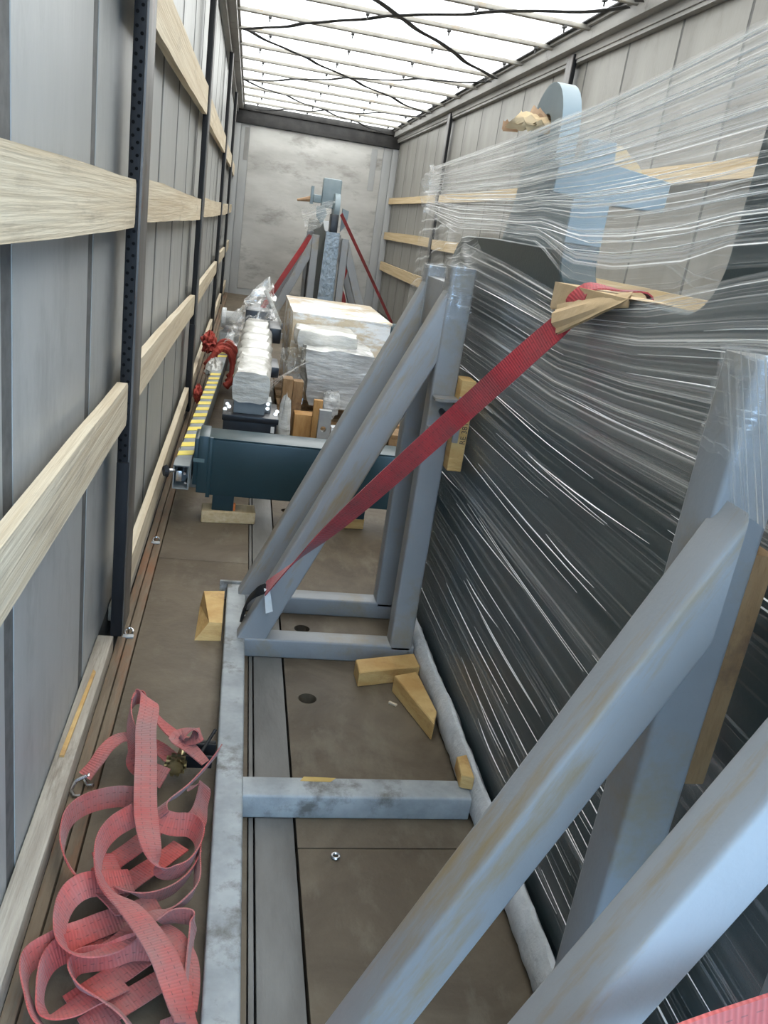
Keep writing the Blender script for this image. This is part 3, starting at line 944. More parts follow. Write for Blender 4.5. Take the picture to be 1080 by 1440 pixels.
# ------------------------------------------------------------------ wooden packing pieces
def block(label, corners, z0, z1, mat=WOOD, group='wooden packing blocks', name='wooden_block', bev=0.003):
    """plan outline corners (x, y)"""
    m = MB().prism(corners, 'z', z0, z1, bev=bev)
    return tag(m.build(name, mat), label, 'block', group)
block('pale wooden block lying across under the teal beam leg', [(0.235, 3.30), (0.462, 3.325), (0.457, 3.43), (0.232, 3.40)], 0.0, 0.052, LATHR)
block('orange-brown wooden block under the teal beam beside the sloping brace', [(0.84, 3.36), (0.945, 3.372), (0.94, 3.47), (0.836, 3.46)], 0.0, 0.05, WOOD)
# chamfered chock beside the rail
ch = MB().add([(0.272, 2.285, 0), (0.352, 2.29, 0), (0.353, 2.545, 0), (0.276, 2.53, 0), (0.312, 2.31, 0.052), (0.352, 2.31, 0.052), (0.353, 2.54, 0.052), (0.285, 2.53, 0.052)],
              [(3, 2, 1, 0), (4, 5, 6, 7), (0, 1, 5, 4), (1, 2, 6, 5), (2, 3, 7, 6), (3, 0, 4, 7)])
tag(ch.build('wooden_block', WOOD, None, 0), 'wedge-sided wooden chock touching the grey stand rail', 'block', 'wooden packing blocks')
block('flat pine block with its end towards the stand, under the far post', [(0.755, 2.055), (0.862, 2.085), (0.948, 2.105), (0.944, 2.185), (0.752, 2.13)], 0.0, 0.05)
block('pine offcut lying askew against the white foam sheet', [(0.855, 2.04), (0.930, 2.068), (0.946, 1.86), (0.925, 1.80)], 0.0, 0.055)
block('small pine chunk wedged between cross member and foam', [(0.925, 1.53), (0.955, 1.52), (0.958, 1.61), (0.93, 1.60)], 0.064, 0.10, WOOD, bev=0.002)
vb = MB().box(0.938, 0.980, 2.158, 2.235, 0.655, 0.915, 0.003)
vbo = tag(vb.build('wooden_block', WOOD), 'upright wooden spacer with ink stamp between far post and machine', 'block', 'upright wooden spacers')
tag(MB().box(0.9245, 0.952, 0.775, 0.85, 0.67, 0.985, 0.003).build('wooden_block', WOODD), 'stained upright wooden spacer between near post and machine', 'block', 'upright wooden spacers')
def stamp(text, parent, loc, size, rot):
    cu = bpy.data.curves.new('ink_stamp', 'FONT')
    cu.body = text
    cu.size = size
    cu.extrude = 0.0002
    tmp = bpy.data.objects.new('ink_stamp', cu)
    COL.objects.link(tmp)
    bpy.context.view_layer.update()
    me = bpy.data.meshes.new_from_object(tmp.evaluated_get(bpy.context.evaluated_depsgraph_get()))
    bpy.data.objects.remove(tmp)
    me.materials.clear()
    me.materials.append(BLACK)
    o = bpy.data.objects.new('ink_stamp', me)
    COL.objects.link(o)
    o.parent = parent
    o.location = loc
    o.rotation_euler = rot
    return o
stamp('RE 38TT', vbo, (0.976, 2.1575, 0.735), 0.022, (math.pi / 2, -math.pi / 2, 0))

# ------------------------------------------------------------------ red tie-down strap over the machine
ts = thing('tie_down_strap', 'bright red tie-down strap pulled tight from the stand rail up over the machine', 'strap', (0.436, 2.30, 0.06))
A0, A1 = Vector((0.466, 2.165, 0.248)), Vector((0.957, 1.562, 1.158))
pts = []
for k in range(13):
    t = k / 12
    p = A0.lerp(A1, t)
    pts.append((p.x, p.y, p.z, pl1(t, [(0, -55), (0.05, -40), (0.14, -20), (0.28, 20), (0.45, 48), (0.65, 62), (0.85, 80), (1, 105)])))
pts += [(0.965, 1.552, 1.195, 120), (0.984, 1.540, 1.2245, 165), (1.04, 1.522, 1.2255, 180), (1.092, 1.510, 1.2235, 180), (1.112, 1.505, 1.15, 180)]
MB().ribbon(pts, 0.05, 0.003, 4).build('webbing', RED2, ts)
MB().ribbon([(0.411, 2.275, 0.090, -65), (0.417, 2.235, 0.162, -62), (0.438, 2.180, 0.224, -50), (0.466, 2.163, 0.250, -45)], 0.030, 0.006, 4).build('ratchet_strap_end', POST, ts)
hk = [(0.417, 2.277, 0.100), (0.412, 2.282, 0.086), (0.412, 2.286, 0.072), (0.420, 2.288, 0.064), (0.428, 2.286, 0.058)]
MB().tube(hk, 0.0055, 8).build('hook', CHROME, ts)
MB().add([(0.460, 2.155, 0.252), (0.478, 2.153, 0.248), (0.492, 2.148, 0.184), (0.472, 2.148, 0.176), (0.460, 2.158, 0.252), (0.478, 2.156, 0.248), (0.492, 2.151, 0.184), (0.472, 2.151, 0.176)],
         [(0, 1, 2, 3), (7, 6, 5, 4), (0, 4, 5, 1), (1, 5, 6, 2), (2, 6, 7, 3), (3, 7, 4, 0)]).build('care_tag', WHITEP, ts)

# folded cardboard under that strap
def sheet_solid(fn, nu, nv, th=0.003):
    m = MB()
    m.grid(fn, nu, nv)
    m.grid(lambda u, v: tuple(Vector(fn(u, v)) + Vector((th, th * 0.3, -th))), nu, nv)
    return m
cp = thing('edge_protector', 'tan cardboard edge protector folded under the red strap on the machine', 'cardboard', (0.99, 1.55, 1.10))
def cp_back(u, v):
    y = lerp(1.70, 1.34, u)
    if v < 0.5:
        return (0.971, y, lerp(lerp(1.165, 1.208, u), 1.2195, v * 2))
    return (lerp(0.971, 1.065, (v - 0.5) * 2), y, 1.2195)
sheet_solid(cp_back, 12, 8).build('back_flap', CARD, cp)
def cp_front(u, v):
    a = Vector((0.944, 1.570, 1.126)).lerp(Vector((0.970, 1.345, 1.218)), u)
    b = Vector((0.948, 1.605, 1.180)).lerp(Vector((0.985, 1.36, 1.232)), u)
    p = a.lerp(b, v)
    bulge = (0.010 if 0.3 < v < 0.7 else 0.0) * (1 - u)
    jag = 0.006 * nz(u * 14, 2, 2) if v > 0.95 else 0
    return (p.x - bulge, p.y + jag, p.z + jag + 0.004 * nz(u * 3, v * 2, 1))
sheet_solid(cp_front, 16, 6).build('front_flap', CARD, cp)

# torn cardboard stuck in the lifting eye
tc_ = thing('torn_cardboard', 'torn scrap of brown cardboard stuffed into the lifting eye', 'cardboard', (0.99, 2.08, 1.50))
def tcf(u, v):
    a = Vector((0.915, 2.10, 1.546)).lerp(Vector((1.045, 2.10, 1.552)), u)
    b = Vector((0.950, 2.10, 1.588)).lerp(Vector((1.04, 2.11, 1.578)), u)
    p = a.lerp(b, v)
    e = 0.012 * nz(u * 8, v * 9, 2)
    return (p.x + e * (0.4 if u > 0.2 else 1), p.y - 0.02 * math.sin(math.pi * v), p.z + e)
sheet_solid(tcf, 14, 8).build('tan_layer', CARD, tc_)
def tcf2(u, v):
    a = Vector((0.955, 2.115, 1.555)).lerp(Vector((1.05, 2.115, 1.575)), u)
    b = Vector((0.985, 2.12, 1.606)).lerp(Vector((1.05, 2.115, 1.580)), u)
    p = a.lerp(b, v)
    e = 0.012 * nz(u * 9 + 4, v * 7, 5)
    return (p.x, p.y - 0.012 * math.sin(math.pi * v), p.z + e)
sheet_solid(tcf2, 12, 6).build('brown_layer', CARDD, tc_)
def tcf3(u, v):
    p = Vector((0.915, 2.12, 1.540)).lerp(Vector((0.955, 2.125, 1.544)), u)
    return (p.x, p.y, p.z + v * 0.035 * (0.6 + 0.5 * nz(u * 6, 1, 1)))
sheet_solid(tcf3, 8, 4).build('dark_scrap', CARDD, tc_)
# paper tucked behind the crossbar
pc = MB().grid(lambda u, v: (lerp(1.085, 1.16, u) + 0.006 * nz(u * 4, v * 4, 1), 1.816 + 0.012 * math.sin(u * 3), lerp(1.462 - 0.008 * u, 1.515 - 0.045 * u * u, v)), 8, 6)
pc.grid(lambda u, v: (lerp(1.085, 1.16, u) + 0.006 * nz(u * 4, v * 4, 1), 1.819 + 0.012 * math.sin(u * 3), lerp(1.462 - 0.008 * u, 1.515 - 0.045 * u * u, v)), 8, 6)
tag(pc.build('cardboard_scrap', CARD), 'peach cardboard scrap resting on the blue crossbar under the film', 'cardboard')

# ------------------------------------------------------------------ coiled strap on the floor
cs = thing('ratchet_strap', 'faded red ratchet strap lying in a loose tangle on the floor ledge', 'strap', (0.2, 1.3, 0.0))
RUNS = {
    "hook_run": [(0.073,1.588,0.030,10),(0.092,1.609,0.050,20),(0.111,1.639,0.070,20),(0.137,1.679,0.070,10),(0.176,1.691,0.060,5),(0.221,1.676,0.050,10),(0.262,1.627,0.050,10)],
    "top_loop": [(0.250,1.560,0.050,40),(0.187,1.605,0.050,30),(0.173,1.633,0.080,60),(0.151,1.707,0.100,80),(0.152,1.761,0.120,80),(0.179,1.769,0.120,70),(0.213,1.722,0.100,40),(0.255,1.674,0.090,20),(0.288,1.635,0.100,10),(0.314,1.634,0.120,-20),(0.298,1.635,0.130,-30),(0.270,1.626,0.110,10),(0.302,1.601,0.100,15),(0.338,1.580,0.080,25)],
    "drop_run": [(0.150,1.745,0.118,80),(0.163,1.768,0.128,75),(0.185,1.752,0.135,45),(0.195,1.707,0.138,15),(0.197,1.620,0.140,8),(0.207,1.537,0.130,5),(0.216,1.452,0.120,5),(0.227,1.363,0.120,8),(0.244,1.283,0.120,25),(0.262,1.250,0.100,50),(0.282,1.251,0.080,70),(0.311,1.271,0.070,75),(0.331,1.310,0.070,75),(0.337,1.358,0.070,70),(0.315,1.388,0.070,60),(0.280,1.392,0.070,40),(0.253,1.397,0.080,40),(0.255,1.424,0.090,50),(0.295,1.462,0.100,60),(0.335,1.522,0.110,65),(0.363,1.574,0.120,70)],
    "right_loop": [(0.299,1.525,0.050,30),(0.338,1.532,0.060,50),(0.350,1.491,0.050,60),(0.328,1.432,0.050,40),(0.302,1.419,0.040,20)],
    "outer_loop": [(0.193,1.484,0.060,70),(0.152,1.485,0.060,72),(0.101,1.463,0.060,75),(0.073,1.424,0.060,78),(0.068,1.382,0.050,80),(0.079,1.331,0.050,78),(0.113,1.276,0.050,60),(0.149,1.247,0.050,40),(0.188,1.205,0.060,30),(0.216,1.171,0.060,30)],
    "diagonal_run": [(0.203,1.395,0.090,60),(0.169,1.360,0.090,65),(0.152,1.316,0.090,70),(0.154,1.260,0.090,72),(0.180,1.192,0.100,50),(0.223,1.140,0.110,25),(0.262,1.088,0.110,15),(0.291,1.040,0.110,12),(0.312,0.998,0.100,12),(0.328,0.959,0.090,25),(0.335,0.935,0.080,40),(0.300,0.942,0.050,30)],
    "inner_arc": [(0.152,1.331,0.050,25),(0.178,1.276,0.050,20),(0.207,1.240,0.050,40),(0.248,1.220,0.050,65),(0.290,1.236,0.050,70),(0.319,1.272,0.050,72),(0.337,1.317,0.050,75)],
    "left_arc": [(0.215,1.262,0.050,20),(0.180,1.240,0.065,25),(0.139,1.219,0.080,35),(0.115,1.189,0.080,55),(0.112,1.136,0.080,65),(0.127,1.096,0.070,60),(0.164,1.079,0.070,40),(0.205,1.094,0.070,20),(0.235,1.126,0.070,20),(0.268,1.151,0.080,30),(0.308,1.174,0.080,60),(0.336,1.222,0.070,75),(0.347,1.300,0.060,80),(0.344,1.365,0.060,80)],
    "corner_loop": [(0.270,1.215,0.040,10),(0.230,1.188,0.045,12),(0.186,1.163,0.050,15),(0.145,1.141,0.050,20),(0.102,1.115,0.050,55),(0.074,1.091,0.050,70),(0.073,1.058,0.050,75),(0.092,1.014,0.050,70),(0.117,0.972,0.050,60),(0.151,0.961,0.040,40)],
    "second_corner_loop": [(0.205,1.160,0.035,15),(0.160,1.133,0.040,20),(0.117,1.103,0.050,60),(0.102,1.067,0.050,75),(0.107,1.018,0.050,75),(0.122,0.993,0.040,50),(0.155,1.001,0.040,25),(0.187,1.024,0.040,15),(0.23,1.055,0.035,10)],
    "bottom_loop": [(0.320,1.110,0.045,30),(0.285,1.110,0.050,45),(0.239,1.102,0.060,60),(0.197,1.093,0.050,70),(0.155,1.084,0.050,75),(0.146,1.061,0.050,75),(0.169,1.031,0.050,65),(0.211,1.005,0.050,55),(0.243,0.976,0.050,60),(0.258,0.961,0.040,60)],
    "lower_bar": [(0.150,1.022,0.025,5),(0.184,1.047,0.030,5),(0.218,1.074,0.030,5),(0.253,1.104,0.030,8),(0.295,1.140,0.030,8)],
    "lowest_bar": [(0.180,0.980,0.025,5),(0.219,1.007,0.030,5),(0.253,1.032,0.030,5),(0.289,1.059,0.030,8),(0.330,1.09,0.030,8)],
    "foot_bar": [(0.199,0.980,0.030,5),(0.229,0.997,0.030,5)],
    "middle_bar": [(0.150,1.302,0.025,5),(0.175,1.332,0.030,5),(0.206,1.368,0.030,5),(0.233,1.406,0.030,8),(0.262,1.445,0.035,8)],
    "middle_second_bar": [(0.175,1.238,0.025,5),(0.204,1.270,0.030,5),(0.234,1.304,0.030,5),(0.262,1.332,0.030,8),(0.30,1.37,0.035,8)],
    "right_fold": [(0.279,1.143,0.070,60),(0.305,1.147,0.080,75),(0.336,1.141,0.080,80),(0.349,1.118,0.070,80),(0.348,1.073,0.060,78),(0.345,1.016,0.060,75),(0.353,0.967,0.050,75)],
    "right_inner": [(0.275,1.141,0.060,15),(0.304,1.108,0.070,15),(0.327,1.078,0.060,20),(0.342,1.031,0.060,30),(0.343,0.991,0.050,40)],
}
for nm, path in RUNS.items():
    path = [(x if z > 0.1 else min(x, 0.335), y, max(z, 0.026 * abs(math.sin(math.radians(t))) + 0.008), t) for x, y, z, t in path]
    MB().ribbon(path, 0.046, 0.0026, 7).build('webbing', RED, cs)
hk = MB()
for dx in (-0.018, 0.018):
    hk.tube([(0.088 + dx * 0.6, 1.60 + dx, 0.036), (0.068 + dx * 0.6, 1.59 + dx, 0.030), (0.061 + dx * 0.6, 1.575 + dx, 0.018), (0.069 + dx * 0.6, 1.565 + dx, 0.010), (0.083 + dx * 0.6, 1.563 + dx, 0.012)], 0.0045, 8)
hk.tube([(0.080, 1.581, 0.034), (0.096, 1.622, 0.036)], 0.0045, 8)
hk.build('claw_hook', CHROME, cs)
rb = MB()
rb.box(0.262, 0.350, 1.625, 1.632, 0.030, 0.062, 0.002).box(0.275, 0.357, 1.672, 1.679, 0.030, 0.062, 0.002)
rbo = rb.build('ratchet_frame', POST, cs)
MB().tube([(0.275, 1.62, 0.05), (0.285, 1.685, 0.05)], 0.011, 12).build('ratchet_drum', BRASS, rbo)
g = MB()
for yy in (1.60, 1.616):
    g.tube([(0.268, yy, 0.05), (0.268, yy + 0.006, 0.05)], 0.021, 14)
    for k in range(10):
        a = k * math.pi / 5
        g.box(0.268 + 0.021 * math.cos(a) - 0.004, 0.268 + 0.021 * math.cos(a) + 0.004, yy, yy + 0.006, 0.05 + 0.021 * math.sin(a) - 0.004, 0.05 + 0.021 * math.sin(a) + 0.004)
g.build('ratchet_wheel', BRASS, rbo)
MB().box(0.30, 0.356, 1.69, 1.70, 0.035, 0.055, 0.003).tube([(0.32, 1.62, 0.07), (0.352, 1.70, 0.085)], 0.004, 6).build('ratchet_handle', POST, rbo)

# strap across the near brace
cr = thing('tie_down_strap', 'wide pinkish red strap with dark stitching crossing the near brace of the stand', 'strap', (0.41, 0.41, 0.06))
MB().ribbon([(0.43, 0.42, 0.075, 88), (0.47, 0.42, 0.30, 88), (0.55, 0.425, 0.585, 80), (0.70, 0.43, 0.668, 80), (0.80, 0.43, 0.712, 80), (0.92, 0.428, 0.76, 80), (0.972, 0.422, 0.785, 80)], 0.062, 0.003, 6).build('webbing', RED, cr)
MB().tube([(0.425, 0.40, 0.08), (0.42, 0.405, 0.064), (0.43, 0.41, 0.062)], 0.005, 8).build('hook', CHROME, cr)

# ------------------------------------------------------------------ teal box beam
tb = thing('teal_box_beam', 'dark teal steel box beam lying across the floor with a stepped end flange', 'beam', (0.6, 3.4, 0.05))
MB().box(0.245, 1.62, 3.30, 3.47, 0.125, 0.368, 0.008).build('box_section', TEALB, tb)
MB().box(0.2455, 1.60, 3.302, 3.466, 0.3675, 0.3735, 0.002).build('top_edge', TEALB, tb)
MB().box(0.205, 0.247, 3.290, 3.475, 0.135, 0.380, 0.004).build('end_flange', TEALB, tb)
MB().box(0.188, 0.207, 3.300, 3.46, 0.165, 0.365, 0.003).build('end_cap', TEALB, tb)
MB().box(0.186, 0.232, 3.2885, 3.292, 0.268, 0.284).build('worn_patch', TEALT, tb)
MB().box(0.245, 0.262, 3.289, 3.305, 0.118, 0.377, 0.003).build('weld_plate', TEALB, tb)
lg = MB().box(0.275, 0.365, 3.325, 3.42, 0.052, 0.13, 0.003).build('leg', TEALB, tb)
MB().box(0.85, 0.94, 3.36, 3.45, 0.05, 0.13, 0.003).build('leg', TEALB, tb)
MB().box(0.36, 0.374, 3.33, 3.345, 0.053, 0.085).build('orange_clip', pm('orange_plastic', (0.55, 0.13, 0.02), (0.62, 0.18, 0.04), 20), lg)

# ------------------------------------------------------------------ yellow striped rail
sr = thing('striped_rail', 'grey guide rail with slanting yellow stripes beside the plank wall', 'rail', (0.18, 5.0, 0.1))
RA, RB = Vector((0.147, 3.215, 0.225)), Vector((0.262, 7.1, 0.225))
RC = RA + (RB - RA).normalized() * 0.085
MB().bar(RC, RB, 0.062, 0.10, (1, 0, 0), 0.004).build('rail_body', RAILG, sr)
MB().box(0.116, 0.179, 3.20, 3.302, 0.271, 0.275).build('end_cover', RAILG, sr)
MB().box(0.116, 0.179, 3.20, 3.302, 0.175, 0.179).build('end_sill', RAILG, sr)
d = (RB - RA).normalized()
s_ = Vector((d.y, -d.x, 0))
for k in range(22):
    c = RA + d * (0.13 + k * 0.138)
    if 2.02 < c.y - RA.y < 2.52:
        continue
    q = []
    for a, b in ((-0.031, -0.012), (0.031, 0.018), (0.031, 0.083), (-0.031, 0.053)):
        q.append(c + s_ * a + d * b)
    MB().add([(p.x, p.y, 0.2752) for p in q] + [(p.x, p.y, 0.2772) for p in q], [(4, 5, 6, 7), (0, 1, 5, 4), (1, 2, 6, 5), (2, 3, 7, 6), (3, 0, 4, 7)]).build('stripe', YEL, sr)
for xx in (0.116, 0.174):
    MB().box(xx, xx + 0.004, 3.20, 3.302, 0.177, 0.273).build('end_cheek', RAILG, sr)
kn = MB().tube([(0.12, 3.21, 0.248), (0.098, 3.20, 0.248)], 0.010, 10)
kb = kn.build('knob_stem', CHROME, sr)
MB().tube([(0.100, 3.20, 0.248), (0.092, 3.197, 0.248), (0.080, 3.192, 0.248)], [0.013, 0.026, 0.020], 14).build('knob', BLACK, kb)
MB().box(0.128, 0.150, 3.205, 3.305, 0.205, 0.250, 0.002).build('latch', CHROME, sr)
for bx_, bz_ in ((0.16, 0.235), (0.165, 0.195)):
    MB().tube([(bx_, 3.305, bz_), (bx_, 3.22, bz_)], 0.006, 8).build('latch_bolt', CHROME, sr)
for yy in (3.75, 6.8):
    xx = lerp(0.147, 0.262, (yy - 3.215) / 3.885)
    MB().box(xx - 0.045, xx + 0.045, yy, yy + 0.1, 0.0, 0.176, 0.003).build('foot', RAILG, sr)
# film lump and red slings on the rail
def lump(cx, cy, cz, rx, ry, rz, seed, nu=28, nv=18, rough=0.28, fr=3.0):
    def fn(u, v):
        a, b = 2 * math.pi * u, math.pi * v
        k = 1 + rough * nz(math.cos(a) * fr + seed, math.sin(a) * fr, v * fr * 2)+ rough * 0.5 * nz(math.cos(a) * fr * 3 + seed, math.sin(a) * fr * 3, v * fr * 5)
        return (cx + rx * k * math.cos(a) * math.sin(b), cy + ry * k * math.sin(a) * math.sin(b), cz + rz * k * math.cos(b))
    return MB().grid(fn, nu, nv, 1.0, 1.0)
tag(lump(0.188, 5.5, 0.245, 0.058, 0.24, 0.065, 3.0).build('film_wad', WRAP), 'white film wad wound around the yellow striped rail', 'film')
sl = thing('round_sling', 'dark red round sling hanging over the far end of the striped rail', 'sling', (0.23, 6.1, 0.05))
for k, (y, w) in enumerate(((5.95, 0.03), (6.12, 0.026), (6.3, 0.028))):
    xc = 0.228 + k * 0.006
    pts = [(xc - 0.10 - 0.02 * k, y - 0.05, 0.13), (xc - 0.075, y, 0.22), (xc - 0.04, y + 0.02, 0.295), (xc, y + 0.03, 0.31), (xc + 0.045, y + 0.02, 0.29), (xc + 0.075, y, 0.21), (xc + 0.07, y - 0.06, 0.11), (xc + 0.03, y - 0.08, 0.06)]
    pp = smooth(pts, 5)
    MB().tube(pp, [w * (0.8 + 0.35 * abs(nz(i * 0.6, k, 1))) for i in range(len(pp))], 9).build('sling_strand', REDS, sl)
lump(0.118, 6.1, 0.33, 0.05, 0.14, 0.07, 8.0, rough=0.5).build('bunched_sling', REDS, sl)
lump(0.112, 5.05, 0.17, 0.026, 0.07, 0.05, 5.0, rough=0.4).build('sling_tail', REDS, sl)

# ------------------------------------------------------------------ wrapped linear actuator on its black base
ac = thing('wrapped_actuator', 'long actuator beam wrapped in white foam film lying behind the teal beam on black base', 'machine', (0.41, 5.0, 0.0))
bs = MB().box(0.287, 0.543, 3.86, 4.17, 0.0, 0.33, 0.01).box(0.280, 0.550, 3.855, 4.19, 0.315, 0.345, 0.006).build('base_casting', BLACK, ac)
MB().box(0.330, 0.480, 3.90, 4.20, 0.345, 0.46, 0.008).build('grey_housing', pm('housing_grey_blue', (0.16, 0.19, 0.215), (0.21, 0.24, 0.265), 6, rough=0.4), ac)
MB().box(0.478, 0.512, 3.98, 4.1, 0.343, 0.40, 0.003).build('side_lug', STEEL, ac)
for x, y, z in ((0.292, 3.945, 0.347), (0.30, 4.06, 0.347), (0.495, 3.978, 0.385), (0.495, 3.978, 0.362), (0.535, 3.94, 0.347), (0.545, 4.0, 0.347), (0.31, 3.95, 0.36)):
    MB().tube([(x, y + 0.004, z), (x, y - 0.006, z + 0.004)], 0.010, 8).build('bolt', CHROME, ac)
MB().box(0.515, 0.532, 3.854, 3.861, 0.275, 0.305).build('white_label', WHITEP, bs)
rings = []
for i in range(60):
    t = i / 59
    y = lerp(3.89, 6.0, t)
    k = 1 + 0.10 * math.sin(t * 44) * (t > 0.12) + 0.10 * nz(t * 14, 1, 1)
    cx = lerp(0.405, 0.455, t)
    w, h = 0.088 * k, 0.075 * k
    z = 0.475
    ring_ = []
    for a in range(20):
        an = 2 * math.pi * a / 20
        c, s = math.cos(an), math.sin(an)
        sx = math.copysign(abs(c) ** 0.5, c)
        sz = math.copysign(abs(s) ** 0.5, s)
        e = 0.010 * nz(t * 25, a * 0.9, 3)
        ring_.append((cx + sx * (w + e), y, z + sz * (h + e)))
    rings.append(ring_)
MB().sweep(rings).build('film_wrapping', WRAP, ac)
MB().box(0.50, 0.56, 4.5, 4.8, 0.42, 0.48, 0.01).build('side_box', BLACK, ac)
MB().box(0.52, 0.60, 5.5, 5.9, 0.46, 0.56, 0.01).build('side_box', BLACK, ac)
MB().box(0.40, 0.50, 5.6, 5.8, 0.0, 0.40, 0.01).build('support_leg', BLACK, ac)
# crumpled film and frame at the far end
def crumple(u, v):
    a = 2 * math.pi * u
    p = Vector((0.36, 6.05, 0.42)).lerp(Vector((0.50, 6.2, 0.80)), v)
    w = lerp(0.13, 0.03, v ** 2) * (1 + 0.5 * nz(u * 5, v * 5, 2))
    return (p.x + w * math.cos(a) + 0.05 * nz(u * 7, v * 6, 7), p.y + 0.5 * w * math.sin(a), p.z + 0.05 * nz(u * 6, v * 7, 4))
cf = MB().grid(crumple, 34, 24, 1, 1).build('crumpled_film', FILM_C, ac, 0)
def flap(u, v):
    p = Vector((0.30, 6.02, 0.50)).lerp(Vector((0.59, 6.0, 0.66)), u)
    q = Vector((0.22, 5.9, 0.36)).lerp(Vector((0.60, 5.85, 0.47)), u)
    r = p.lerp(q, v)
    return (r.x + 0.03 * nz(u * 5, v * 5, 1), r.y, r.z + 0.05 * nz(u * 6, v * 6, 2))
MB().grid(flap, 24, 16, 1, 1).build('crumpled_flap', FILM_C, ac, 0)
MB().bar((0.49, 6.15, 0.74), (0.615, 6.1, 0.52), 0.03, 0.03, (0, 1, 0)).bar((0.615, 6.1, 0.54), (0.575, 6.1, 0.40), 0.03, 0.03, (0, 1, 0)).build('end_bracket', WRAP, ac)
MB().box(0.36, 0.56, 6.02, 6.28, 0.0, 0.60, 0.01).build('motor_block', BLACK, ac)
# small white motor between wall and actuator
mo = thing('electric_motor', 'small white round motor beside the bulkhead end of the striped rail', 'motor', (0.24, 7.3, 0.0))
MB().tube([(0.205, 7.27, 0.37), (0.34, 7.27, 0.37)], 0.062, 20).build('motor_can', STEEL, mo)
MB().tube([(0.165, 7.27, 0.37), (0.172, 7.27, 0.37), (0.205, 7.27, 0.37)], [0.075, 0.085, 0.085], 24).build('motor_flange', FOAM, mo)
MB().box(0.19, 0.33, 7.3, 7.6, 0.0, 0.36, 0.01).build('gearbox', STEEL, mo)
MB().box(0.16, 0.25, 7.18, 7.4, 0.0, 0.25, 0.01).build('foot_block', RAILG, mo)

# ------------------------------------------------------------------ cartons and bundle on a pallet
pa = thing('wooden_pallet', 'wooden pallet under the film-wrapped carton', 'pallet', (0.95, 5.5, 0.0))
for k in range(7):
    MB().box(0.60, 1.36, 4.62 + k * 0.26, 4.80 + k * 0.26, 0.115, 0.14, 0.002).build('deck_board', WOODD, pa)
for x in (0.62, 0.93, 1.25):
    MB().box(x, x + 0.1, 4.62, 6.4, 0.0, 0.115, 0.003).build('bearer', WOODD, pa)
bx = thing('wrapped_carton', 'large tan carton wrapped in white streaked film behind the bundle', 'box', (0.97, 5.85, 0.14))
lumpy_box(0.655, 1.295, 5.32, 6.40, 0.141, 0.70, 11, 0.010, 6.0, 2.0, 0.0, 0.02).build('carton', WRAPC, bx, 50)
MB().box(0.652, 1.30, 5.318, 6.40, 0.690, 0.703, 0.002).build('lid', WRAPC, bx)
bu = thing('wrapped_bundle', 'grey bundle tightly wound in streaked film with puckered bottom on the pallet', 'bundle', (0.9, 4.95, 0.14))
lumpy_box(0.70, 1.13, 4.70, 5.26, 0.22, 0.575, 14, 0.022, 7.0, 5.0, 0.30, 0.16).build('wrapped_body', WRAPG, bu, 60)
lumpy_box(0.67, 1.03, 4.86, 5.29, 0.55, 0.645, 10, 0.016, 9.0, 9.0, 0.0, 0.2).build('upper_layer', WRAP, bu, 60)
def skirt(u, v):
    # film pulled from the bundle's side down to a point
    a = Vector((lerp(0.585, 0.72, u), lerp(5.1, 4.72, u), lerp(0.50, 0.58, u)))
    b = Vector((lerp(0.61, 0.72, u), lerp(4.62, 4.66, u), lerp(0.20, 0.26, u)))
    p = a.lerp(b, 1 - v)
    return (p.x + 0.012 * nz(u * 8, v * 4, 1), p.y, p.z + 0.01 * nz(u * 12, v * 2, 4))
MB().grid(skirt, 20, 26, 0.8, 0.8).build('loose_film', FILM_C, bu, 60)
def strings(u, v):
    a = Vector((0.488, 4.25, 0.45)).lerp(Vector((0.735, 4.70, 0.50)), u)
    return (a.x, a.y + 0.02 * v, a.z - 0.10 * v * (1 - u) ** 2 + 0.01 * nz(v * 9, 1, 1))
MB().grid(strings, 14, 18, 0.5, 0.3).build('pulled_strings', FILM_U, bu, 60)
lump(0.885, 4.66, 0.275, 0.05, 0.03, 0.075, 4.0, rough=0.4).build('tied_neck', WRAPG, bu)
# timber and bracket in front of the pallet
def upright(label, x0, x1, y0, y1, z0, z1, mat, name='wooden_block', cat='block'):
    return tag(MB().box(x0, x1, y0, y1, z0, z1, 0.004).build(name, mat), label, cat, 'timber in front of the pallet')
upright('brown upright timber beside the black actuator base', 0.585, 0.64, 4.44, 4.54, 0.0, 0.435, WOODD)
upright('brown upright timber under the loose film, next to the orange block', 0.645, 0.70, 4.48, 4.56, 0.0, 0.42, WOODD)
upright('orange wooden block lying low in front of the pallet', 0.66, 0.765, 4.36, 4.46, 0.0, 0.265, WOODO)
upright('tall orange wooden stave beside the grey steel bracket', 0.752, 0.80, 4.30, 4.34, 0.0, 0.365, WOODO)
sb = thing('steel_bracket', 'grey steel bracket plate with a round bolt hole in front of pallet', 'bracket', (0.81, 4.22, 0.0))
MB().bm(holed_plate([(0.777, 0.0), (0.842, 0.0), (0.842, 0.335), (0.777, 0.335)], [arc(0.806, 0.235, 0.016, 0, 360, 16)[:-1]], 'y', 4.20, 4.24)).build('plate', STEEL, sb)
MB().box(0.775, 0.846, 4.19, 4.26, 0.0, 0.012).build('base_plate', STEEL, sb)
upright('small white plastic block beside the grey steel bracket', 0.848, 0.895, 4.2, 4.26, 0.0, 0.25, FOAM, 'plastic_block')
fr_ = lump(0.60, 4.25, 0.19, 0.035, 0.035, 0.19, 1.0, rough=0.25)
fr_.v = [(p[0], p[1], max(p[2], 0.0)) for p in fr_.v]
tag(fr_.build('film_roll', WRAP), 'small crumpled film roll standing by the black base', 'film')
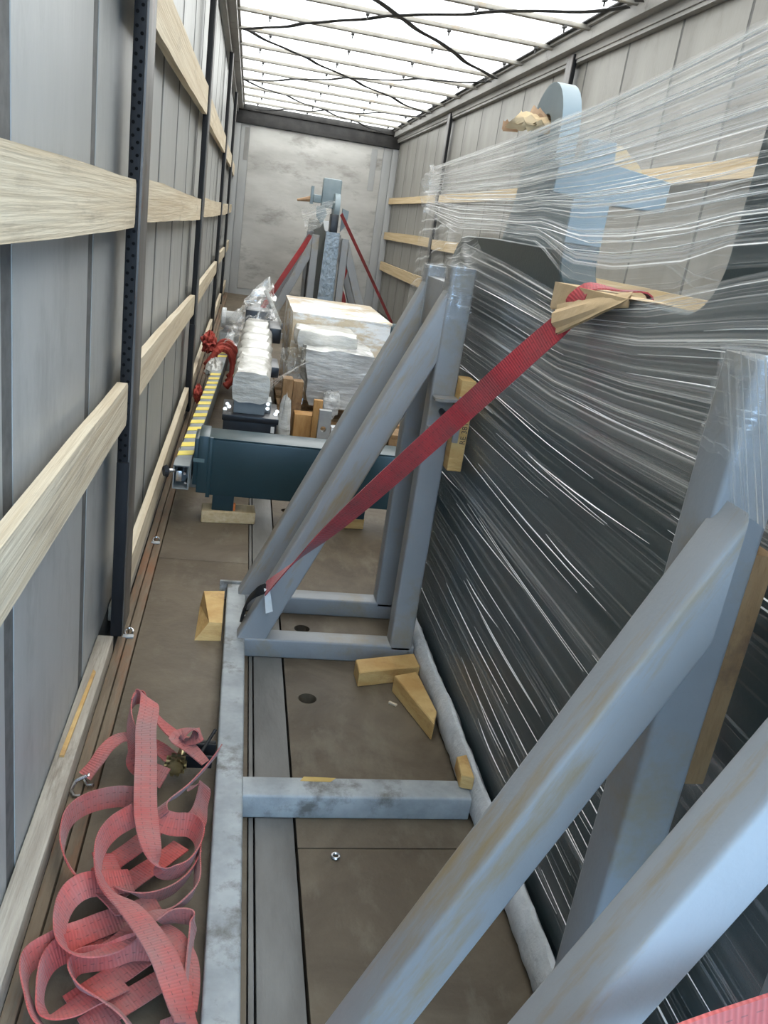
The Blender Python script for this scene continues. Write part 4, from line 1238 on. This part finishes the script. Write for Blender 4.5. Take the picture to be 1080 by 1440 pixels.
# pipe and hose by the far wall
pp_ = thing('green_pipe', 'dark green round pipe end beyond the carton', 'pipe', (1.7, 7.0, 0.0))
MB().tube([(1.50, 7.0, 0.475), (1.95, 7.02, 0.48)], 0.055, 18).build('pipe', TEALB, pp_)
MB().tube([(1.49, 7.0, 0.475), (1.52, 7.0, 0.475)], 0.06, 18).build('pipe_collar', BLACK, pp_)
MB().box(1.72, 1.84, 6.96, 7.08, 0.0, 0.43, 0.004).build('pipe_stand', BLACK, pp_)
hp = smooth([(1.50, 6.5, 0.02), (1.50, 6.5, 0.25), (1.53, 6.5, 0.42), (1.60, 6.5, 0.47), (1.70, 6.52, 0.42), (1.74, 6.55, 0.2), (1.74, 6.55, 0.02)], 5)
tag(MB().tube(hp, 0.022, 9).build('black_hose', BLACK), 'black bent hose standing beside the carton', 'hose')

# ------------------------------------------------------------------ the far machine in its own stands
fmn = thing('far_machine_frame', 'second machine plate on edge near the bulkhead, its end wrapped in blue glinting film', 'machine', (1.18, 10.3, 0.0))
fo = [(9.0, 0.03), (11.9, 0.03), (11.9, 1.27), (9.6, 1.27), (9.25, 1.18), (9.0, 1.16)]
MB().prism(fo, 'x', 1.13, 1.25, bev=0.004).build('body_plate', TEAL, fmn)
MB().prism([(1.105, 0.05), (1.285, 0.05), (1.272, 1.17), (1.13, 1.17)], 'y', 8.97, 9.0).build('wrapped_edge', WRAPB, fmn)
MB().box(1.17, 1.25, 9.05, 9.25, 1.16, 1.35, 0.01).build('neck', BLACK, fmn)
MB().prism(arc(9.25, 1.40, 0.16, 0, 360, 20)[:-1], 'x', 1.20, 1.255).build('eye_disc', EYEG, fmn)
MB().box(1.07, 1.27, 9.30, 9.40, 1.40, 1.70, 0.02).build('top_block', EYEG, fmn)
MB().box(0.985, 1.07, 9.32, 9.40, 1.44, 1.52, 0.01).build('side_lug', EYEG, fmn)
MB().prism([(1.02, 1.40), (1.10, 1.43), (1.14, 1.34), (1.09, 1.22), (1.03, 1.30)], 'y', 9.25, 9.29).build('ear_plate', EYEG, fmn)
MB().prism([(1.30, 1.42), (1.37, 1.40), (1.36, 1.26), (1.30, 1.18)], 'y', 9.25, 9.29).build('ear_plate', EYEG, fmn)
MB().prism([(9.36, 1.42), (9.44, 1.42), (9.44, 1.60), (9.36, 1.60)], 'x', 0.955, 0.985).build('lug_cheek', EYEG, fmn)
MB().tube([(0.82, 9.45, 1.44), (0.96, 9.42, 1.47)], [0.012, 0.03], 8).build('wrapped_stub', CARDD, fmn)
def ffilm(u, v):
    a = Vector((1.20, 9.02, 1.50)).lerp(Vector((1.07, 9.0, 1.20)), v)
    b = Vector((0.86, 9.3, 1.36)).lerp(Vector((0.93, 9.1, 1.12)), v)
    p = a.lerp(b, u)
    return (p.x + 0.02 * nz(u * 4, v * 6, 1), p.y, p.z + 0.015 * nz(u * 4, v * 8, 2))
MB().grid(ffilm, 20, 24, 0.6, 0.6).build('loose_film', FILM_U, fmn, 60)
fs = thing('far_transport_stand', 'grey steel stand with sloping braces propping the far machine near the bulkhead', 'stand', (1.18, 9.6, 0.0))
for px, sg in ((1.03, -1), (1.345, 1)):
    for py in (9.05, 9.9):
        hgt = 1.12 if py < 9.5 else 1.14
        MB().bar((px, py, 0.05), (px, py, hgt), 0.075, 0.075, (0, 1, 0), 0.006).build('post', GREY, fs)
        x0 = px + sg * 0.04
        x1 = px + sg * (0.46 if sg < 0 else 0.40)
        MB().bar((x1, py, 0.03), (x0, py, 0.98), 0.07, 0.085, (0, 1, 0), 0.006, ((0, 0, 0.03), (0, 0, 1)), ((x0, 0, 0), (1, 0, 0))).build('brace', GREY, fs)
        MB().bar((x1, py, 0.03), (px, py, 0.03), 0.07, 0.06, (0, 1, 0), 0.006).build('cross_member', GREY, fs)
    MB().bar((px + sg * 0.46, 8.9, 0.03), (px + sg * 0.46, 10.1, 0.03), 0.07, 0.06, (1, 0, 0), 0.006).build('base_rail', GREY, fs)
MB().bar((1.03, 9.47, 0.05), (1.03, 9.47, 1.1), 0.05, 0.06, (0, 1, 0), 0.006).build('inner_post', DARKST, fs)
s1 = thing('tie_down_strap', 'red strap running down the far stand beside the plank wall side', 'strap', (0.55, 9.3, 0.05))
MB().ribbon([(1.0, 9.32, 1.10, 80), (0.85, 9.30, 0.83, 80), (0.62, 9.3, 0.40, 80), (0.45, 9.3, 0.06, 80)], 0.055, 0.003, 4).build('webbing', RED2, s1)
s2 = thing('tie_down_strap', 'thin dark red strap from the far machine top down towards the facing wall', 'strap', (2.25, 10.6, 0.05))
MB().ribbon([(1.27, 9.05, 1.36, 60), (1.62, 9.6, 0.93, 60), (2.0, 10.2, 0.46, 60), (2.32, 10.7, 0.06, 60)], 0.036, 0.003, 4).build('webbing', RED2, s2)
s3 = thing('tie_down_strap', 'short red strap hanging inside the far stand brace', 'strap', (1.42, 9.5, 0.0))
MB().ribbon([(1.40, 9.5, 0.98, 40), (1.44, 9.5, 0.80, 60), (1.40, 9.5, 0.60, 85), (1.46, 9.5, 0.45, 80), (1.52, 9.5, 0.04, 80)], 0.05, 0.003, 4).build('webbing', RED2, s3)

# ------------------------------------------------------------------ bits on the floor
nut = [(0.623 + 0.008 * math.cos(k * math.pi / 8), 1.375 + 0.008 * math.sin(k * math.pi / 8), 0.004) for k in range(17)]
tag(MB().tube(nut, 0.003, 6).build('loose_washer', CHROME), 'bright loose washer on the floor near the rusty cross member', 'washer')
tag(MB().prism([(0.835, 1.975), (0.855, 1.96), (0.86, 1.965), (0.84, 1.981)], 'z', 0.0, 0.006).build('wood_splinter', LATH), 'pale wood splinter on the floor by the pine blocks', 'splinter')
tag(MB().prism([(0.012, 1.62), (0.022, 1.62), (0.03, 1.98), (0.022, 1.99)], 'z', 0.0555, 0.061).build('wood_splinter', WOOD), 'long orange wood splinter lying on the worn base board', 'splinter')
